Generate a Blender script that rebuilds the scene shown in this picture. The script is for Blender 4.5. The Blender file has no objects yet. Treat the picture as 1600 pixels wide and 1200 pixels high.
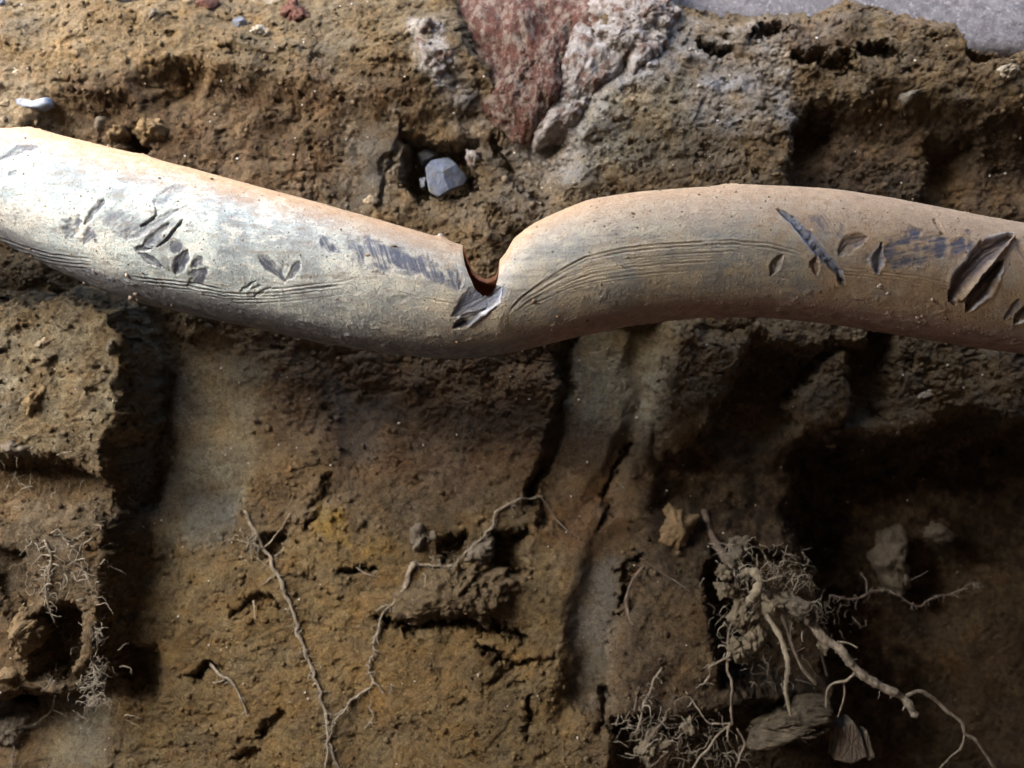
import bpy, math, random
import numpy as np

# ------------------------------------------------------------------ camera, sky, sun
S = bpy.context.scene
PX = 0.0005          # metres per photograph pixel on the plane of the pipe's axis
CAM_D = 0.80         # camera to pipe axis
cam_d = bpy.data.cameras.new('camera')
cam = bpy.data.objects.new('camera', cam_d)
S.collection.objects.link(cam)
cam.location = (0, -CAM_D, 0)
cam.rotation_euler = (math.radians(90), 0, 0)
cam_d.sensor_width = 36.0
cam_d.lens = 36.0 * CAM_D / (1600 * PX)
cam_d.clip_start = 0.01
cam_d.clip_end = 4000
cam_d.dof.use_dof = True
cam_d.dof.focus_distance = CAM_D - 0.045
cam_d.dof.aperture_fstop = 5.0
S.camera = cam

SUN_DIR = np.array([-0.56, -0.68, 0.47])     # towards the sun
SUN_DIR = SUN_DIR / np.linalg.norm(SUN_DIR)
w = bpy.data.worlds.new('World'); S.world = w; w.use_nodes = True
nt = w.node_tree; nt.nodes.clear()
sky = nt.nodes.new('ShaderNodeTexSky'); sky.sky_type = 'NISHITA'; sky.sun_disc = False
sky.sun_elevation = math.asin(SUN_DIR[2])
sky.sun_rotation = math.atan2(SUN_DIR[0], SUN_DIR[1])
sky.dust_density = 2.0
bg = nt.nodes.new('ShaderNodeBackground'); bg.inputs['Strength'].default_value = 0.15
wo = nt.nodes.new('ShaderNodeOutputWorld')
nt.links.new(sky.outputs[0], bg.inputs[0]); nt.links.new(bg.outputs[0], wo.inputs[0])

sun_d = bpy.data.lights.new('sun', 'SUN'); sun_d.energy = 1.5; sun_d.angle = math.radians(62)
sun_d.color = (1.0, 0.95, 0.88)
sun = bpy.data.objects.new('sun', sun_d); S.collection.objects.link(sun)
from mathutils import Vector
sun.rotation_euler = Vector(-SUN_DIR).to_track_quat('-Z', 'Y').to_euler()
sun.location = (-2, -2, 4)

S.view_settings.view_transform = 'Standard'
S.view_settings.look = 'None'
S.view_settings.gamma = 1.0
S.view_settings.exposure = 3.25
S.render.engine = 'CYCLES'
S.cycles.use_denoising = True
S.cycles.max_bounces = 8
S.cycles.diffuse_bounces = 6

# the unseen mouth of the trench above, shaped so light falls off right and down: x0, x1, y0 (the far lip is the wall in view)
MOUTH = (-1.9, -0.55, -1.08)
LIGHT_SLOT = (1.0, -0.27)      # slot added along the wall for skylight on the right: to this x, no nearer than this y
GROUND_Z = 0.62

# ------------------------------------------------------------------ numeric helpers
rng = np.random.default_rng(7)
random.seed(7)

def P(u, v, Y):
    """point at depth Y seen at photograph pixel u, v"""
    k = PX * (1 + Y / CAM_D)
    return np.array([(u - 800) * k, Y, (600 - v) * k])

def _hash(ix, iy, iz, seed):
    h = (ix.astype(np.int64) * 374761393 + iy.astype(np.int64) * 668265263 + iz * 2147483647 + seed * 974634777) & 0xffffffff
    h = ((h ^ (h >> 13)) * 1274126177) & 0xffffffff
    h = h ^ (h >> 16)
    return (h & 0xffff).astype(np.float32) / 65535.0

def noise2(x, y, seed=0):
    x0 = np.floor(x); y0 = np.floor(y)
    fx = (x - x0).astype(np.float32); fy = (y - y0).astype(np.float32)
    fx = fx * fx * fx * (fx * (fx * 6 - 15) + 10); fy = fy * fy * fy * (fy * (fy * 6 - 15) + 10)
    ix = x0.astype(np.int64); iy = y0.astype(np.int64)
    a = _hash(ix, iy, 0, seed); b = _hash(ix + 1, iy, 0, seed)
    c = _hash(ix, iy + 1, 0, seed); d = _hash(ix + 1, iy + 1, 0, seed)
    return ((a + (b - a) * fx) * (1 - fy) + (c + (d - c) * fx) * fy) * 2 - 1

def noise3(x, y, z, seed=0):
    z0 = np.floor(z); fz = (z - z0).astype(np.float32); fz = fz * fz * (3 - 2 * fz)
    iz = z0.astype(np.int64)
    x0 = np.floor(x); y0 = np.floor(y)
    fx = (x - x0).astype(np.float32); fy = (y - y0).astype(np.float32)
    fx = fx * fx * (3 - 2 * fx); fy = fy * fy * (3 - 2 * fy)
    ix = x0.astype(np.int64); iy = y0.astype(np.int64)
    def lay(k):
        a = _hash(ix, iy, k, seed); b = _hash(ix + 1, iy, k, seed)
        c = _hash(ix, iy + 1, k, seed); d = _hash(ix + 1, iy + 1, k, seed)
        return (a + (b - a) * fx) * (1 - fy) + (c + (d - c) * fx) * fy
    return (lay(iz) * (1 - fz) + lay(iz + 1) * fz) * 2 - 1

def fbm2(x, y, oct=4, seed=0, gain=0.5):
    r = 0; a = 1.0; n = 0
    for i in range(oct):
        r = r + a * noise2(x * 2 ** i + 17.3 * i, y * 2 ** i - 9.1 * i, seed + i); n += a; a *= gain
    return r / n

def fbm3(p, f, oct=3, seed=0, gain=0.5):
    r = 0; a = 1.0; n = 0
    for i in range(oct):
        k = f * 2 ** i
        r = r + a * noise3(p[:, 0] * k + 3.1 * i, p[:, 1] * k, p[:, 2] * k - 5.7 * i, seed + i); n += a; a *= gain
    return r / n

def worley2(x, y, seed=0):
    ix = np.floor(x).astype(np.int64); iy = np.floor(y).astype(np.int64)
    best = np.full(x.shape, 9.0, np.float32); idv = np.zeros(x.shape, np.float32)
    for dx in (-1, 0, 1):
        for dy in (-1, 0, 1):
            cx = ix + dx; cy = iy + dy
            px = cx + _hash(cx, cy, 1, seed); py = cy + _hash(cx, cy, 2, seed)
            d = ((px - x) ** 2 + (py - y) ** 2).astype(np.float32)
            m = d < best
            best = np.where(m, d, best); idv = np.where(m, _hash(cx, cy, 3, seed), idv)
    return np.sqrt(best), idv

def sstep(a, b, x):
    t = np.clip((x - a) / (b - a), 0, 1)
    return t * t * (3 - 2 * t)

def smooth_table(tab, us, sig):
    t = np.array(tab, float)
    uu = np.arange(t[0, 0], t[-1, 0] + 1, 1.0)
    vv = np.interp(uu, t[:, 0], t[:, 1])
    if sig > 0:
        k = np.exp(-0.5 * (np.arange(-int(3 * sig), int(3 * sig) + 1) / sig) ** 2); k /= k.sum()
        n = len(k) // 2
        pad = np.concatenate([2 * vv[0] - vv[n:0:-1], vv, 2 * vv[-1] - vv[-2:-n - 2:-1]])
        vv = np.convolve(pad, k, 'valid')
    return np.interp(us, uu, vv)

def poly_sd(U, V, pts):
    """signed distance to a polygon, negative inside"""
    d = np.full(U.shape, 1e9); ins = np.zeros(U.shape, bool)
    n = len(pts)
    for i in range(n):
        ax, ay = pts[i]; bx, by = pts[(i + 1) % n]
        ex, ey = bx - ax, by - ay
        t = np.clip(((U - ax) * ex + (V - ay) * ey) / (ex * ex + ey * ey + 1e-9), 0, 1)
        d = np.minimum(d, (U - ax - t * ex) ** 2 + (V - ay - t * ey) ** 2)
        c = ((ay > V) != (by > V)) & (U < (bx - ax) * (V - ay) / (by - ay + 1e-12) + ax)
        ins ^= c
    d = np.sqrt(d)
    return np.where(ins, -d, d)

def line_sd(U, V, pts):
    """distance to a polyline and the position along it, 0 to 1, and the signed side"""
    L = [0.0]
    for i in range(len(pts) - 1):
        L.append(L[-1] + math.hypot(pts[i + 1][0] - pts[i][0], pts[i + 1][1] - pts[i][1]))
    d = np.full(U.shape, 1e9); tt = np.zeros(U.shape); sd = np.zeros(U.shape)
    for i in range(len(pts) - 1):
        ax, ay = pts[i]; bx, by = pts[i + 1]
        ex, ey = bx - ax, by - ay; l2 = ex * ex + ey * ey + 1e-9
        t = np.clip(((U - ax) * ex + (V - ay) * ey) / l2, 0, 1)
        q = np.hypot(U - ax - t * ex, V - ay - t * ey)
        m = q < d
        d = np.where(m, q, d)
        tt = np.where(m, (L[i] + t * math.sqrt(l2)) / L[-1], tt)
        sd = np.where(m, np.sign((U - ax) * ey - (V - ay) * ex), sd)
    return d, tt, sd

# ------------------------------------------------------------------ mesh helpers
COL = S.collection

def mesh_obj(name, verts, faces, mat, parent=None, smooth=True, cols=None, attrs=None):
    me = bpy.data.meshes.new(name)
    verts = np.asarray(verts, np.float32)
    if isinstance(faces, np.ndarray):
        nf, k = faces.shape
        me.vertices.add(len(verts)); me.vertices.foreach_set('co', verts.ravel())
        me.loops.add(nf * k); me.loops.foreach_set('vertex_index', faces.astype(np.int32).ravel())
        me.polygons.add(nf)
        me.polygons.foreach_set('loop_start', np.arange(0, nf * k, k, dtype=np.int32))
        me.update(calc_edges=True)
    else:
        me.from_pydata(verts.tolist(), [], faces)
    me.polygons.foreach_set('use_smooth', np.full(len(me.polygons), smooth))
    if cols is not None:
        a = me.color_attributes.new('Col', 'FLOAT_COLOR', 'POINT')
        c = np.ones((len(verts), 4), np.float32); c[:, :3] = cols
        a.data.foreach_set('color', c.ravel())
    for k, val in (attrs or {}).items():
        a = me.attributes.new(k, 'FLOAT', 'POINT'); a.data.foreach_set('value', np.asarray(val, np.float32))
    me.materials.append(mat)
    me.validate(); me.update()
    o = bpy.data.objects.new(name, me)
    COL.objects.link(o)
    if parent is not None: o.parent = parent
    return o

def grid_faces(nr, nc, wrap=False):
    r = np.arange(nr - 1)[:, None]; c = np.arange(nc if wrap else nc - 1)[None, :]
    c2 = (c + 1) % nc
    a = r * nc + c; b = r * nc + c2; d = (r + 1) * nc + c2; e = (r + 1) * nc + c
    return np.stack([a, b, d, e], -1).reshape(-1, 4)

def tag(o, label=None, cat=None, group=None, kind=None):
    if label: o['label'] = label
    if cat: o['category'] = cat
    if group: o['group'] = group
    if kind: o['kind'] = kind
    return o

# ------------------------------------------------------------------ materials
def new_mat(name):
    m = bpy.data.materials.new(name); m.use_nodes = True
    n = m.node_tree; b = n.nodes['Principled BSDF']
    return m, n, b

def N(n, t, **kw):
    x = n.nodes.new(t)
    for k, v in kw.items():
        if k in x.inputs: x.inputs[k].default_value = v
        else: setattr(x, k, v)
    return x

def ramp(n, src, lo, hi):
    r = N(n, 'ShaderNodeMapRange'); r.inputs['From Min'].default_value = lo; r.inputs['From Max'].default_value = hi
    r.clamp = True
    n.links.new(src, r.inputs['Value']); return r.outputs[0]

def mixc(n, fac, a, b, mode='MIX'):
    m = N(n, 'ShaderNodeMix', data_type='RGBA', blend_type=mode)
    if hasattr(fac, 'links'): n.links.new(fac, m.inputs['Factor'])
    else: m.inputs['Factor'].default_value = fac
    for s, k in ((a, 'A'), (b, 'B')):
        i = [q for q in m.inputs if q.name == k and q.type == 'RGBA'][0]
        if hasattr(s, 'links'): n.links.new(s, i)
        else: i.default_value = (*s, 1)
    return [q for q in m.outputs if q.type == 'RGBA'][0]

def coords(n):
    return N(n, 'ShaderNodeTexCoord').outputs['Object']

def noise(n, co, scale, detail=4, rough=0.6):
    x = N(n, 'ShaderNodeTexNoise'); x.inputs['Scale'].default_value = scale
    x.inputs['Detail'].default_value = detail; x.inputs['Roughness'].default_value = rough
    n.links.new(co, x.inputs['Vector']); return x.outputs['Fac']

def bump(n, b, h, dist, strength=1.0):
    bp = N(n, 'ShaderNodeBump'); bp.inputs['Distance'].default_value = dist; bp.inputs['Strength'].default_value = strength
    n.links.new(h, bp.inputs['Height']); n.links.new(bp.outputs[0], b.inputs['Normal'])

def soil_mat(name, rough=0.95, grain=1.0):
    m, n, b = new_mat(name)
    co = coords(n)
    at = N(n, 'ShaderNodeVertexColor', layer_name='Col').outputs[0]
    f1 = noise(n, co, 210, 6, 0.75); f2 = noise(n, co, 620, 4, 0.75); f3 = noise(n, co, 48, 5, 0.65); f4 = noise(n, co, 110, 6, 0.75)
    dk = mixc(n, 1.0, at, (0.50, 0.46, 0.43), 'MULTIPLY')
    c = mixc(n, ramp(n, f1, 0.52, 0.33), at, dk)
    warm = mixc(n, 1.0, c, (1.10, 0.98, 0.82), 'MULTIPLY')
    c = mixc(n, ramp(n, f3, 0.45, 0.65), c, warm)
    gy = mixc(n, 1.0, c, (1.25, 1.32, 1.45), 'MULTIPLY')
    c = mixc(n, ramp(n, f4, 0.54, 0.68), c, gy)
    hi = mixc(n, 1.0, c, (1.75, 1.7, 1.65), 'MULTIPLY')
    c = mixc(n, ramp(n, f2, 0.54, 0.68), c, hi)
    lo = mixc(n, 1.0, c, (0.58, 0.55, 0.52), 'MULTIPLY')
    c = mixc(n, ramp(n, f2, 0.44, 0.34), c, lo)
    n.links.new(c, b.inputs['Base Color'])
    b.inputs['Roughness'].default_value = rough; b.inputs['Specular IOR Level'].default_value = 0.15
    ad = N(n, 'ShaderNodeMath', operation='ADD'); n.links.new(f1, ad.inputs[0]); n.links.new(f2, ad.inputs[1])
    bump(n, b, ad.outputs[0], 0.0030 * grain, 1.0)
    return m

def plain_mat(name, c1, c2, scale=120, rough=0.85, bd=0.001, spec=0.25, c3=None, sc3=30, th=(0.5, 0.62), stretch=None):
    m, n, b = new_mat(name)
    co = coords(n)
    if stretch:
        mp = N(n, 'ShaderNodeMapping'); mp.inputs['Scale'].default_value = stretch; mp.inputs['Rotation'].default_value = (0, 0, 0)
        n.links.new(co, mp.inputs['Vector']); co = mp.outputs[0]
    f = noise(n, co, scale, 6, 0.65)
    c = mixc(n, ramp(n, f, 0.35, 0.65), c1, c2)
    if c3:
        g = noise(n, co, sc3, 6, 0.72)
        c = mixc(n, ramp(n, g, *th), c, c3)
    n.links.new(c, b.inputs['Base Color'])
    b.inputs['Roughness'].default_value = rough; b.inputs['Specular IOR Level'].default_value = spec
    f2 = noise(n, co, scale * 4, 4, 0.7)
    ad = N(n, 'ShaderNodeMath', operation='ADD'); n.links.new(f, ad.inputs[0]); n.links.new(f2, ad.inputs[1])
    bump(n, b, ad.outputs[0], bd, 0.9)
    return m

M = {}
M['soil'] = soil_mat('soil')
M['earth'] = plain_mat('trench_earth', (0.44, 0.28, 0.175), (0.33, 0.21, 0.13), 12, 0.95, 0.01)  # unseen earth made pale and warm to bounce fill light
M['slate'] = plain_mat('blue_grey_stone', (0.085, 0.10, 0.135), (0.135, 0.155, 0.195), 70, 0.75, 0.0006, 0.4, (0.13, 0.115, 0.09), 80, (0.50, 0.64))
M['dark_slate'] = plain_mat('dark_slate', (0.045, 0.05, 0.065), (0.085, 0.088, 0.10), 90, 0.6, 0.0006, 0.4)
M['pale'] = plain_mat('pale_stone', (0.25, 0.22, 0.165), (0.34, 0.31, 0.25), 130, 0.85, 0.0012, 0.25, (0.22, 0.16, 0.09), 70, (0.48, 0.62))
M['brick'] = plain_mat('red_brick', (0.088, 0.038, 0.027), (0.052, 0.026, 0.02), 70, 0.9, 0.004, 0.15, (0.15, 0.115, 0.092), 130, (0.47, 0.58), stretch=(1.15, 1, 0.65))
M['mortar'] = plain_mat('lime_mortar', (0.42, 0.39, 0.365), (0.24, 0.205, 0.18), 190, 0.95, 0.004, 0.12, (0.15, 0.09, 0.065), 70, (0.49, 0.60))
M['concrete'] = plain_mat('concrete', (0.10, 0.094, 0.105), (0.17, 0.162, 0.175), 150, 0.9, 0.0022, 0.2, (0.27, 0.26, 0.27), 320, (0.56, 0.64))
M['ochre'] = plain_mat('ochre_clod', (0.27, 0.19, 0.10), (0.17, 0.12, 0.07), 180, 0.95, 0.003, 0.15, (0.36, 0.30, 0.20), 260, (0.58, 0.7))
M['greyclod'] = plain_mat('grey_clod', (0.20, 0.17, 0.13), (0.12, 0.10, 0.075), 180, 0.95, 0.003, 0.15, (0.30, 0.27, 0.22), 260, (0.58, 0.7))
M['brownclod'] = plain_mat('brown_clod', (0.155, 0.115, 0.065), (0.085, 0.062, 0.038), 200, 0.95, 0.003, 0.15, (0.25, 0.21, 0.14), 420, (0.56, 0.68))
M['clump'] = plain_mat('dry_clump', (0.27, 0.225, 0.155), (0.15, 0.125, 0.085), 260, 0.95, 0.003, 0.12, (0.36, 0.32, 0.25), 500, (0.55, 0.68))
M['redstone'] = plain_mat('red_stone', (0.105, 0.048, 0.034), (0.07, 0.034, 0.026), 110, 0.85, 0.0016, 0.2)
M['root'] = plain_mat('root_bark', (0.30, 0.26, 0.20), (0.14, 0.11, 0.08), 330, 0.85, 0.0010, 0.2, stretch=(1, 1, 0.45))
M['root_dark'] = plain_mat('dark_root_bark', (0.17, 0.13, 0.10), (0.09, 0.07, 0.055), 260, 0.85, 0.0010, 0.2, stretch=(1, 1, 0.45))
M['root_pale'] = plain_mat('pale_root', (0.33, 0.29, 0.21), (0.18, 0.15, 0.105), 260, 0.8, 0.0008, 0.25, stretch=(1, 1, 0.4))
M['hair'] = plain_mat('root_hair', (0.26, 0.23, 0.18), (0.16, 0.14, 0.11), 90, 0.9, 0.0004, 0.1)
M['bark'] = plain_mat('bark', (0.20, 0.165, 0.115), (0.055, 0.043, 0.03), 110, 0.92, 0.006, 0.12, stretch=(0.3, 1, 1.8))
M['wood'] = plain_mat('old_wood', (0.24, 0.205, 0.165), (0.11, 0.092, 0.072), 110, 0.85, 0.0016, 0.2, stretch=(2.2, 1, 0.3))
M['grit'] = plain_mat('pale_grit', (0.6, 0.56, 0.5), (0.42, 0.38, 0.32), 200, 0.6, 0.0003, 0.4)
M['shard'] = plain_mat('glazed_shard', (0.10, 0.125, 0.175), (0.18, 0.205, 0.25), 60, 0.5, 0.0002, 0.3, (0.30, 0.24, 0.16), 70, (0.60, 0.68))

# ------------------------------------------------------------------ the soil wall in view
YW = 0.10                                     # mean depth of the wall behind the pipe axis
KW = PX * (1 + YW / CAM_D)
dense_x = np.arange(-0.49, 0.5501, 0.0011); dense_z = np.arange(-0.42, 0.3801, 0.0011)
gx = np.concatenate([np.linspace(-2.2, -0.86, 40), np.arange(-0.85, -0.491, 0.004), dense_x, np.arange(0.553, 0.80, 0.004), np.linspace(0.82, 1.3, 20)])
gz = np.concatenate([np.linspace(-0.75, -0.43, 36), dense_z, np.linspace(0.395, GROUND_Z, 34)])
GX, GZ = np.meshgrid(gx, gz)
U0 = 800 + GX / KW; V0 = 600 - GZ / KW
wu = fbm2(U0 / 70, V0 / 70, 4, 11) * 22; wv = fbm2(U0 / 70, V0 / 70, 4, 31) * 22
U = U0 + wu; V = V0 + wv                       # ragged outlines for every feature below

def box(pts, pad):
    a = np.array(pts); u0, v0 = a.min(0) - pad; u1, v1 = a.max(0) + pad
    iu = np.where((800 + gx / KW > u0 - 30) & (800 + gx / KW < u1 + 30))[0]
    iv = np.where((600 - gz / KW > v0 - 30) & (600 - gz / KW < v1 + 30))[0]
    if len(iu) == 0 or len(iv) == 0: return None
    return slice(iv[0], iv[-1] + 1), slice(iu[0], iu[-1] + 1)

def pmask(pts, soft):
    s = box(pts, soft)
    if s is None: return None, 0
    return s, 1 - sstep(-soft, soft, poly_sd(U[s], V[s], pts))

def smask(pts, wid, soft):
    s = box(pts, wid + soft)
    if s is None: return None, 0
    d, t, _ = line_sd(U[s], V[s], pts)
    return s, 1 - sstep(wid - soft, wid + soft, d)

# base depth, in metres
base_tab = [(-700, .20), (-120, .155), (0, .112), (80, .088), (125, .086), (175, .100), (250, .108), (400, .105), (560, .118), (700, .118),
            (900, .105), (1100, .090), (1300, .080), (2200, .05)]
H = np.interp(V + fbm2(U0 / 200, V0 / 200, 3, 19) * 70, [a for a, _ in base_tab], [b for _, b in base_tab])
ROUGH = np.ones_like(H)
C = np.empty(H.shape + (3,), np.float32)
OCHRE = np.array([0.225, 0.175, 0.108]); BROWN = np.array([0.145, 0.108, 0.065]); DARK = np.array([0.085, 0.058, 0.038])
GREY = np.array([0.18, 0.16, 0.13]); LIME = np.array([0.37, 0.345, 0.315]); CLAY = np.array([0.225, 0.20, 0.14]); UMBER = np.array([0.115, 0.075, 0.046])
C[:] = BROWN

def depth(pts, y, soft, k=1.0):              # pull the wall towards depth y inside a polygon
    s, m = pmask(pts, soft)
    if s is not None: H[s] = H[s] * (1 - m * k) + y * m * k
def push(pts, dy, soft):
    s, m = pmask(pts, soft)
    if s is not None: H[s] = H[s] + dy * m
def groove(pts, wid, dy, soft):
    s = box(pts, wid * 3)
    if s is None: return
    hf = fbm2(U0[s] / 9, V0[s] / 9, 3, 17) * wid * 1.3
    d, t, _ = line_sd(U[s] + hf, V[s] + fbm2(U0[s] / 11, V0[s] / 11, 3, 27) * wid * 1.3, pts)
    ww = wid * (0.55 + 0.8 * np.sin(np.pi * np.clip(t, 0.03, 0.97)))
    H[s] = H[s] + dy * 0.8 * (1 - sstep(0, 1.9, d / ww))
def tint(pts, c, soft, k=1.0, n=0.6):
    s, m = pmask(pts, soft)
    if s is None: return
    nn = np.clip(0.5 + fbm2(U0[s] / 18, V0[s] / 18, 4, 77) * 1.6, 0, 1)
    m = (m * k * (1 - n + n * nn))[..., None]
    C[s] = C[s] * (1 - m) + c * m
def flat(pts, soft, k=1.0):
    s, m = pmask(pts, soft)
    if s is not None: ROUGH[s] = ROUGH[s] * (1 - m * k)
def rect(a, b, c, d): return [(a, b), (c, b), (c, d), (a, d)]

# --- upper left ledge and the hollow under it
tint(rect(-900, -700, 680, 120), OCHRE * 0.74, 25, 1.0, 0.35)
tint([(-60, 120), (110, 120), (100, 215), (-60, 215)], OCHRE, 15, 0.9, 0.3)
depth([(-300, 110), (95, 115), (105, 170), (60, 260), (-300, 260)], 0.080, 24)
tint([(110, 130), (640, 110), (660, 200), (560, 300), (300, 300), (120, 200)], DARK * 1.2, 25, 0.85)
push([(235, 135), (285, 118), (320, 125), (295, 165), (250, 172)], 0.022, 22)
push([(200, 205), (232, 200), (235, 240), (195, 245)], 0.03, 10)
tint([(540, 150), (640, 170), (620, 330), (520, 320)], GREY, 20, 0.8)
flat([(565, 190), (630, 210), (600, 330), (545, 320)], 10, 0.8)
tint([(570, 215), (628, 215), (600, 320), (548, 310)], GREY * 0.8, 10, 0.9, 0.2)
groove([(628, 190), (612, 250), (597, 330)], 7, 0.007, 5)
push([(625, 205), (735, 225), (735, 300), (650, 320)], 0.035, 9)
# --- behind the notch
tint([(620, 320), (800, 300), (830, 420), (700, 480)], BROWN * 1.05, 20, 0.8)
depth([(735, 250), (900, 320), (860, 380), (760, 330)], 0.085, 14, 0.8)
tint([(770, 270), (870, 320), (860, 365), (780, 350)], GREY * 1.15, 14, 0.8)
groove([(762, 225), (790, 262), (812, 290), (850, 320)], 7, 0.013, 5)
depth([(700, 340), (800, 350), (800, 460), (720, 460)], 0.088, 30)
# --- soil round the brick
tint([(650, 20), (700, 40), (720, 110), (690, 140), (655, 110)], LIME, 10, 0.9)
tint([(850, 180), (1010, 130), (960, 260), (890, 300), (830, 260)], GREY * 1.3, 22, 0.8)
depth([(692, -60), (960, -60), (930, 60), (860, 180), (790, 190)], 0.13, 14)
tint([(820, 120), (1060, 20), (1040, 140), (960, 200), (880, 270), (790, 262)], LIME, 24, 0.95, 0.4)
tint([(690, 60), (760, 200), (800, 255), (750, 250), (690, 150)], LIME * 0.7, 18, 0.8, 0.6)
# --- upper right mound, lime streaks, dark hollow on its right
depth([(930, 150), (1090, 60), (1235, 110), (1228, 330), (1100, 400), (880, 400), (870, 300)], 0.070, 22)
depth([(1020, 60), (1300, 30), (1600, 90), (2400, 110), (2400, 165), (1500, 185), (1380, 150), (1240, 185), (1080, 130)], 0.083, 32)
depth([(1232, 215), (1270, 175), (1320, 200), (1290, 280), (1300, 420), (1222, 420)], 0.128, 13)
depth([(1290, 230), (1420, 190), (1560, 230), (2400, 220), (2400, 420), (1290, 420)], 0.115, 40)
depth([(1475, 235), (1530, 215), (1510, 400), (1455, 400)], 0.138, 20)
push([(1490, 60), (1620, 62), (1600, 100), (1500, 95)], 0.05, 12)
tint([(1020, 40), (1330, 30), (1300, 90), (1230, 120), (1060, 110)], LIME * 0.75, 22, 0.85)
tint([(1110, 120), (1240, 110), (1232, 215), (1130, 215), (1040, 180)], LIME * 0.75, 20, 0.9)
tint([(900, 160), (1080, 130), (1060, 260), (900, 290)], CLAY * 0.85, 25, 0.8)
tint([(980, 200), (1230, 210), (1225, 330), (980, 330)], BROWN * 0.75, 25, 0.7)
tint([(1240, 90), (1600, 80), (1600, 180), (1260, 180)], BROWN * 0.9, 20, 0.7)
tint([(1225, 170), (2400, 170), (2400, 420), (1225, 420)], DARK * 0.95, 22, 0.85)  # shade right of the mound darkened into the soil colour
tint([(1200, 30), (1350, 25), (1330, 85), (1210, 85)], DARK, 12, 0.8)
tint([(1390, 40), (1430, 40), (1440, 60), (1390, 62)], DARK, 8, 0.9)
flat([(1470, 210), (1530, 200), (1510, 330), (1465, 330)], 10, 0.7)
for a, b in (((1240, 95), (1320, 100)), ((1345, 85), (1400, 95)), ((1180, 60), (1225, 50)), ((1100, 75), (1140, 78))):
    groove([a, b], 9, 0.02, 7)
# the top, behind the concrete
depth([(1030, -300), (2600, -300), (2600, 62), (1600, 62), (1430, 42), (1330, 4), (1250, 8), (1130, 4), (1030, 12)], 0.22, 8)

# --- lower left block and the cleft on its right
depth([(-900, 455), (210, 470), (232, 560), (225, 700), (200, 780), (205, 900), (190, 1010), (120, 1070), (-900, 1080)], 0.050, 17)
push([(-100, 690), (150, 720), (210, 760), (190, 800), (-100, 760)], 0.030, 16)
push([(20, 830), (80, 840), (100, 920), (60, 940), (20, 900)], 0.020, 10)
push([(85, 945), (160, 940), (150, 1035), (95, 1040)], 0.045, 14)
push([(-40, 930), (25, 940), (20, 970), (-40, 970)], 0.04, 8)
push([(-30, 1060), (60, 1075), (50, 1095), (-30, 1095)], 0.03, 8)
tint([(-900, 460), (240, 460), (235, 700), (-900, 700)], CLAY * 0.92, 20, 0.85)
tint([(-900, 690), (215, 720), (210, 940), (-900, 950)], BROWN * 0.85, 20, 0.8)
depth([(222, 430), (290, 440), (268, 640), (244, 790), (210, 800), (224, 640)], 0.130, 20)
depth([(195, 1000), (235, 1010), (250, 1090), (215, 1080)], 0.12, 16)
depth([(60, 1080), (180, 1090), (170, 1300), (20, 1300)], 0.09, 12)
tint([(80, 1090), (180, 1080), (165, 1260), (50, 1260)], CLAY, 12, 0.9, 0.2)
flat([(80, 1090), (180, 1080), (165, 1260), (50, 1260)], 12, 0.8)
# smooth cut face right of the cleft
depth([(278, 520), (420, 560), (400, 720), (370, 860), (235, 900), (250, 720)], 0.120, 34)
flat([(278, 540), (405, 560), (390, 740), (350, 830), (240, 860), (255, 700)], 16, 0.7)
tint([(270, 560), (410, 570), (390, 740), (350, 850), (235, 860), (255, 720)], CLAY * 0.95, 20, 0.9, 0.25)
tint([(285, 770), (370, 760), (350, 880), (280, 850)], np.array([0.15, 0.145, 0.125]), 14, 0.8, 0.3)
# the rough middle
tint([(420, 540), (880, 540), (860, 770), (700, 780), (520, 740), (430, 660)], UMBER, 30, 0.9)
tint([(520, 600), (600, 620), (590, 720), (520, 740)], np.array([0.075, 0.075, 0.072]), 18, 0.7)
depth([(515, 560), (590, 600), (570, 750), (520, 760)], 0.124, 34)
flat([(520, 600), (585, 620), (570, 720), (520, 730)], 14, 0.6)
tint([(220, 860), (880, 790), (900, 1300), (180, 1300)], OCHRE * np.array([0.80, 0.74, 0.56]), 30, 0.9, 0.45)
tint([(485, 790), (530, 790), (535, 850), (490, 840)], np.array([0.30, 0.21, 0.06]), 9, 0.85)
tint([(560, 830), (610, 830), (610, 870), (560, 870)], np.array([0.26, 0.18, 0.06]), 9, 0.7)
tint([(560, 770), (860, 770), (850, 900), (700, 900), (580, 860)], BROWN * 0.7, 20, 0.75)
groove([(500, 740), (490, 790), (480, 830)], 9, 0.010, 6)
push([(690, 840), (725, 835), (730, 875), (695, 880)], 0.025, 12)
push([(775, 845), (830, 840), (820, 900), (780, 905)], 0.03, 14)
groove([(600, 980), (680, 988), (760, 985), (820, 1000)], 8, 0.020, 7)
groove([(745, 1015), (790, 1030), (815, 1040)], 5, 0.02, 4)
groove([(520, 910), (560, 903), (585, 900)], 5, 0.02, 4)
groove([(730, 912), (780, 908), (830, 905)], 5, 0.02, 4)
groove([(835, 1085), (838, 1130), (822, 1155)], 6, 0.011, 5)
groove([(370, 942), (420, 945)], 8, 0.013, 6)
groove([(290, 1050), (350, 1045)], 6, 0.02, 5)
groove([(400, 1150), (420, 1120), (440, 1100)], 6, 0.011, 5)
groove([(380, 1185), (405, 1170)], 8, 0.011, 6)
push([(408, 850), (440, 846), (436, 880), (412, 880)], 0.016, 11)
groove([(750, 1070), (800, 1040), (860, 1030)], 6, 0.008, 6)
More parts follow.
